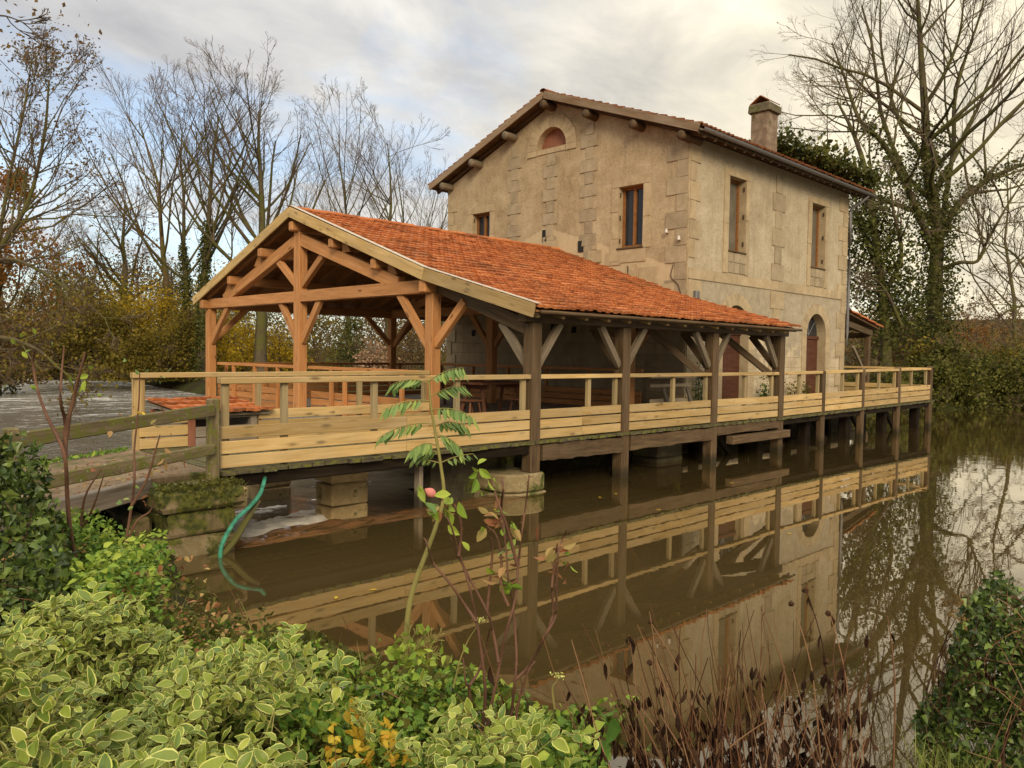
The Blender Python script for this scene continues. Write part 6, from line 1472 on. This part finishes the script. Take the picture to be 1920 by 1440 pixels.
for k, (pts, d, lab) in enumerate([([(850, 1290), (862, 1240), (878, 1200), (898, 1170)], 3.4, 'thin wild umbel with a tiny white head left of the rose bush'), ([(1040, 1330), (1036, 1290), (1046, 1276)], 2.9, 'small umbel at the right end of the near weeds')]):
    um = thing('wild_umbel', at3(*pts[0], d), lab, 'wildflower'); P = [at3(x, y, d) for x, y in pts]; gq = np.random.default_rng(400+k)
    V, F = tubes([(smooth_path(P, 4), np.linspace(.004, .0018, 4*len(P)-3))]+[(np.array([P[-1], P[-1]+np.r_[gq.normal(0, .014, 2), .02]]), np.array([.001, .001])) for _ in range(9)], 5); from_np('stalk', V, F, M['sapstem'], um)
    V, F = leaf_quads(np.array([P[-1]+np.r_[gq.normal(0, .014, 2), .02+gq.normal(0, .003)] for _ in range(40)]), .009, gq, .8); from_np('flower_head', V, F, M['vinca_rim'], um)
dk = thing('broad_leaved_plant', (*cam_xy(1075, 2.7), .35), 'broad-leaved green dock plant beside the dry stems', 'plant')
V, F = leaf_hex(np.array([at3(x, y, 2.7) for x, y in [(1060, 1345), (1085, 1370), (1110, 1365), (1060, 1390), (1100, 1400), (1045, 1405), (1150, 1372), (1130, 1400)]]), .10, np.random.default_rng(123), .5, .4); from_np('leaves', V, F, M['weed'], dk)
# ------------------------------------------------------------------ clump of dry stems with dead leaves
dry = thing('dry_stem_clump', (*cam_xy(1420, 2.6), .3), 'clump of dry brown stems with black withered leaves at the lower right water edge', 'dried plant'); g = np.random.default_rng(130)
pl, tips, nod = [], [], []
for i in range(150):
    bx = g.normal(1440, 120); d = g.uniform(2.35, 3.0); b = np.r_[cam_xy(bx, d), .12]
    lean = g.normal(-75, 85)-(1440-bx)*.35; top = g.uniform(1130, 1370)+max(0, (1330-bx)*.25); e = at3(bx+lean, top, d+g.normal(0, .12)); mid = (b+e)/2+g.normal(0, .05, 3)*np.array([1, 1, .3])
    P = smooth_path([b, mid, e], 5)+np.cumsum(g.normal(0, .006, (11, 3)), 0)*np.linspace(0, 1, 11)[:, None]; pl.append(P); tips.append(e); nod.append(P[4:-1])
for x, y, x2, y2 in [(1220, 1165, 1330, 1400), (1484, 1132, 1540, 1380), (1510, 1107, 1560, 1340), (1553, 1150, 1600, 1400), (1175, 1190, 1190, 1420), (1660, 1155, 1675, 1400)]:
    P = smooth_path([at3(x2, y2+60, 2.7), at3((x+x2)/2+10, (y+y2)/2, 2.7), at3(x+6, y+12, 2.7), at3(x, y, 2.7)], 4)[:11]; pl.append(P); tips.append(at3(x, y, 2.7)); nod.append(P[3:-1])
for P in pl[:150:2]:
    j = int(g.integers(4, 8)); v = unit(P[j+1]-P[j]+g.normal(0, .035, 3)); tt = np.linspace(0, 1, 11)[:, None]*g.uniform(.08, .25); pl.append(P[j]+v*tt+g.normal(0, .02, 3)*tt*tt*10)
A = np.stack(pl); R = np.linspace(.0030, .0012, A.shape[1])[None]*g.uniform(.7, 1.3, (len(pl), 1))
V, F = tubes([(A, R)], 5); from_np('stems', V, F, M['straw'], dry, smooth=True)
Q = np.concatenate(nod); i = g.integers(0, len(Q), 5600); lowb = g.random(5600) < np.clip((1.0-Q[i][:, 2])/.75, .05, 1); P = Q[i][lowb]; VV, FF, k = [], [], 0
for p in P:
    l = g.uniform(.03, .08); dd = unit(np.array([g.normal(0, .3), g.normal(0, .3), -1])); s = unit(np.cross(dd, g.normal(size=3))); n = np.cross(dd, s); tw = g.uniform(-3.2, 3.2)
    for t, w in ((0, .03), (.3, .12), (.6, .15), (.85, .09), (1, .01)):
        a = tw*t; sv = s*np.cos(a)+n*np.sin(a); c = p+dd*l*t+n*l*.15*np.sin(t*3); VV += [c-sv*l*w, c+n*l*w*.4, c+sv*l*w]
    for r in range(4): FF += [(k+3*r, k+3*r+1, k+3*r+4, k+3*r+3), (k+3*r+1, k+3*r+2, k+3*r+5, k+3*r+4)]
    k += 15
from_np('withered_leaves', np.array(VV), np.array(FF), M['deadleaf'], dry)
for x, y in [(1220, 1165), (1484, 1132), (1510, 1107), (1553, 1150), (1218, 1242), (1550, 1240)]:
    bm = bmesh.new(); p = at3(x, y, 2.7); r = bmesh.ops.create_icosphere(bm, subdivisions=2, radius=.0095)['verts']
    for v in r: v.co = v.co*(1+g.uniform(-.18, .25))+Vector(p)-Vector(WM[dry].translation)
    from_bm('seed_head', bm, M['deadleaf'], dry, WM[dry])
# fallen leaves afloat
for i, (x, y) in enumerate([(1155, 925), (1125, 932), (1235, 955), (928, 955), (1372, 905), (1530, 840), (1480, 1000), (700, 1105), (630, 1120)]):
    p = CAM_POS+(CF+CR*(x-960)/FPX-CU*(y-720)/FPX)*(-(2.1-.006)/(CF+CR*(x-960)/FPX-CU*(y-720)/FPX)[2]); a = i*1.3; l = .045
    V = np.array([p+l*np.array([math.cos(a+t)*r, math.sin(a+t)*r, .004*(k % 2)]) for k, (t, r) in enumerate([(0, 1), (.8, .45), (2.2, .5), (3.14, .8), (4.1, .5), (5.5, .45)])])
    tag(from_np('floating_leaf', V, np.array([[0, 1, 2, 3], [0, 3, 4, 5]]), M['yellowleaf']), 'small fallen leaf floating on the brown pond', 'leaf', 'fallen leaves afloat on the pond')
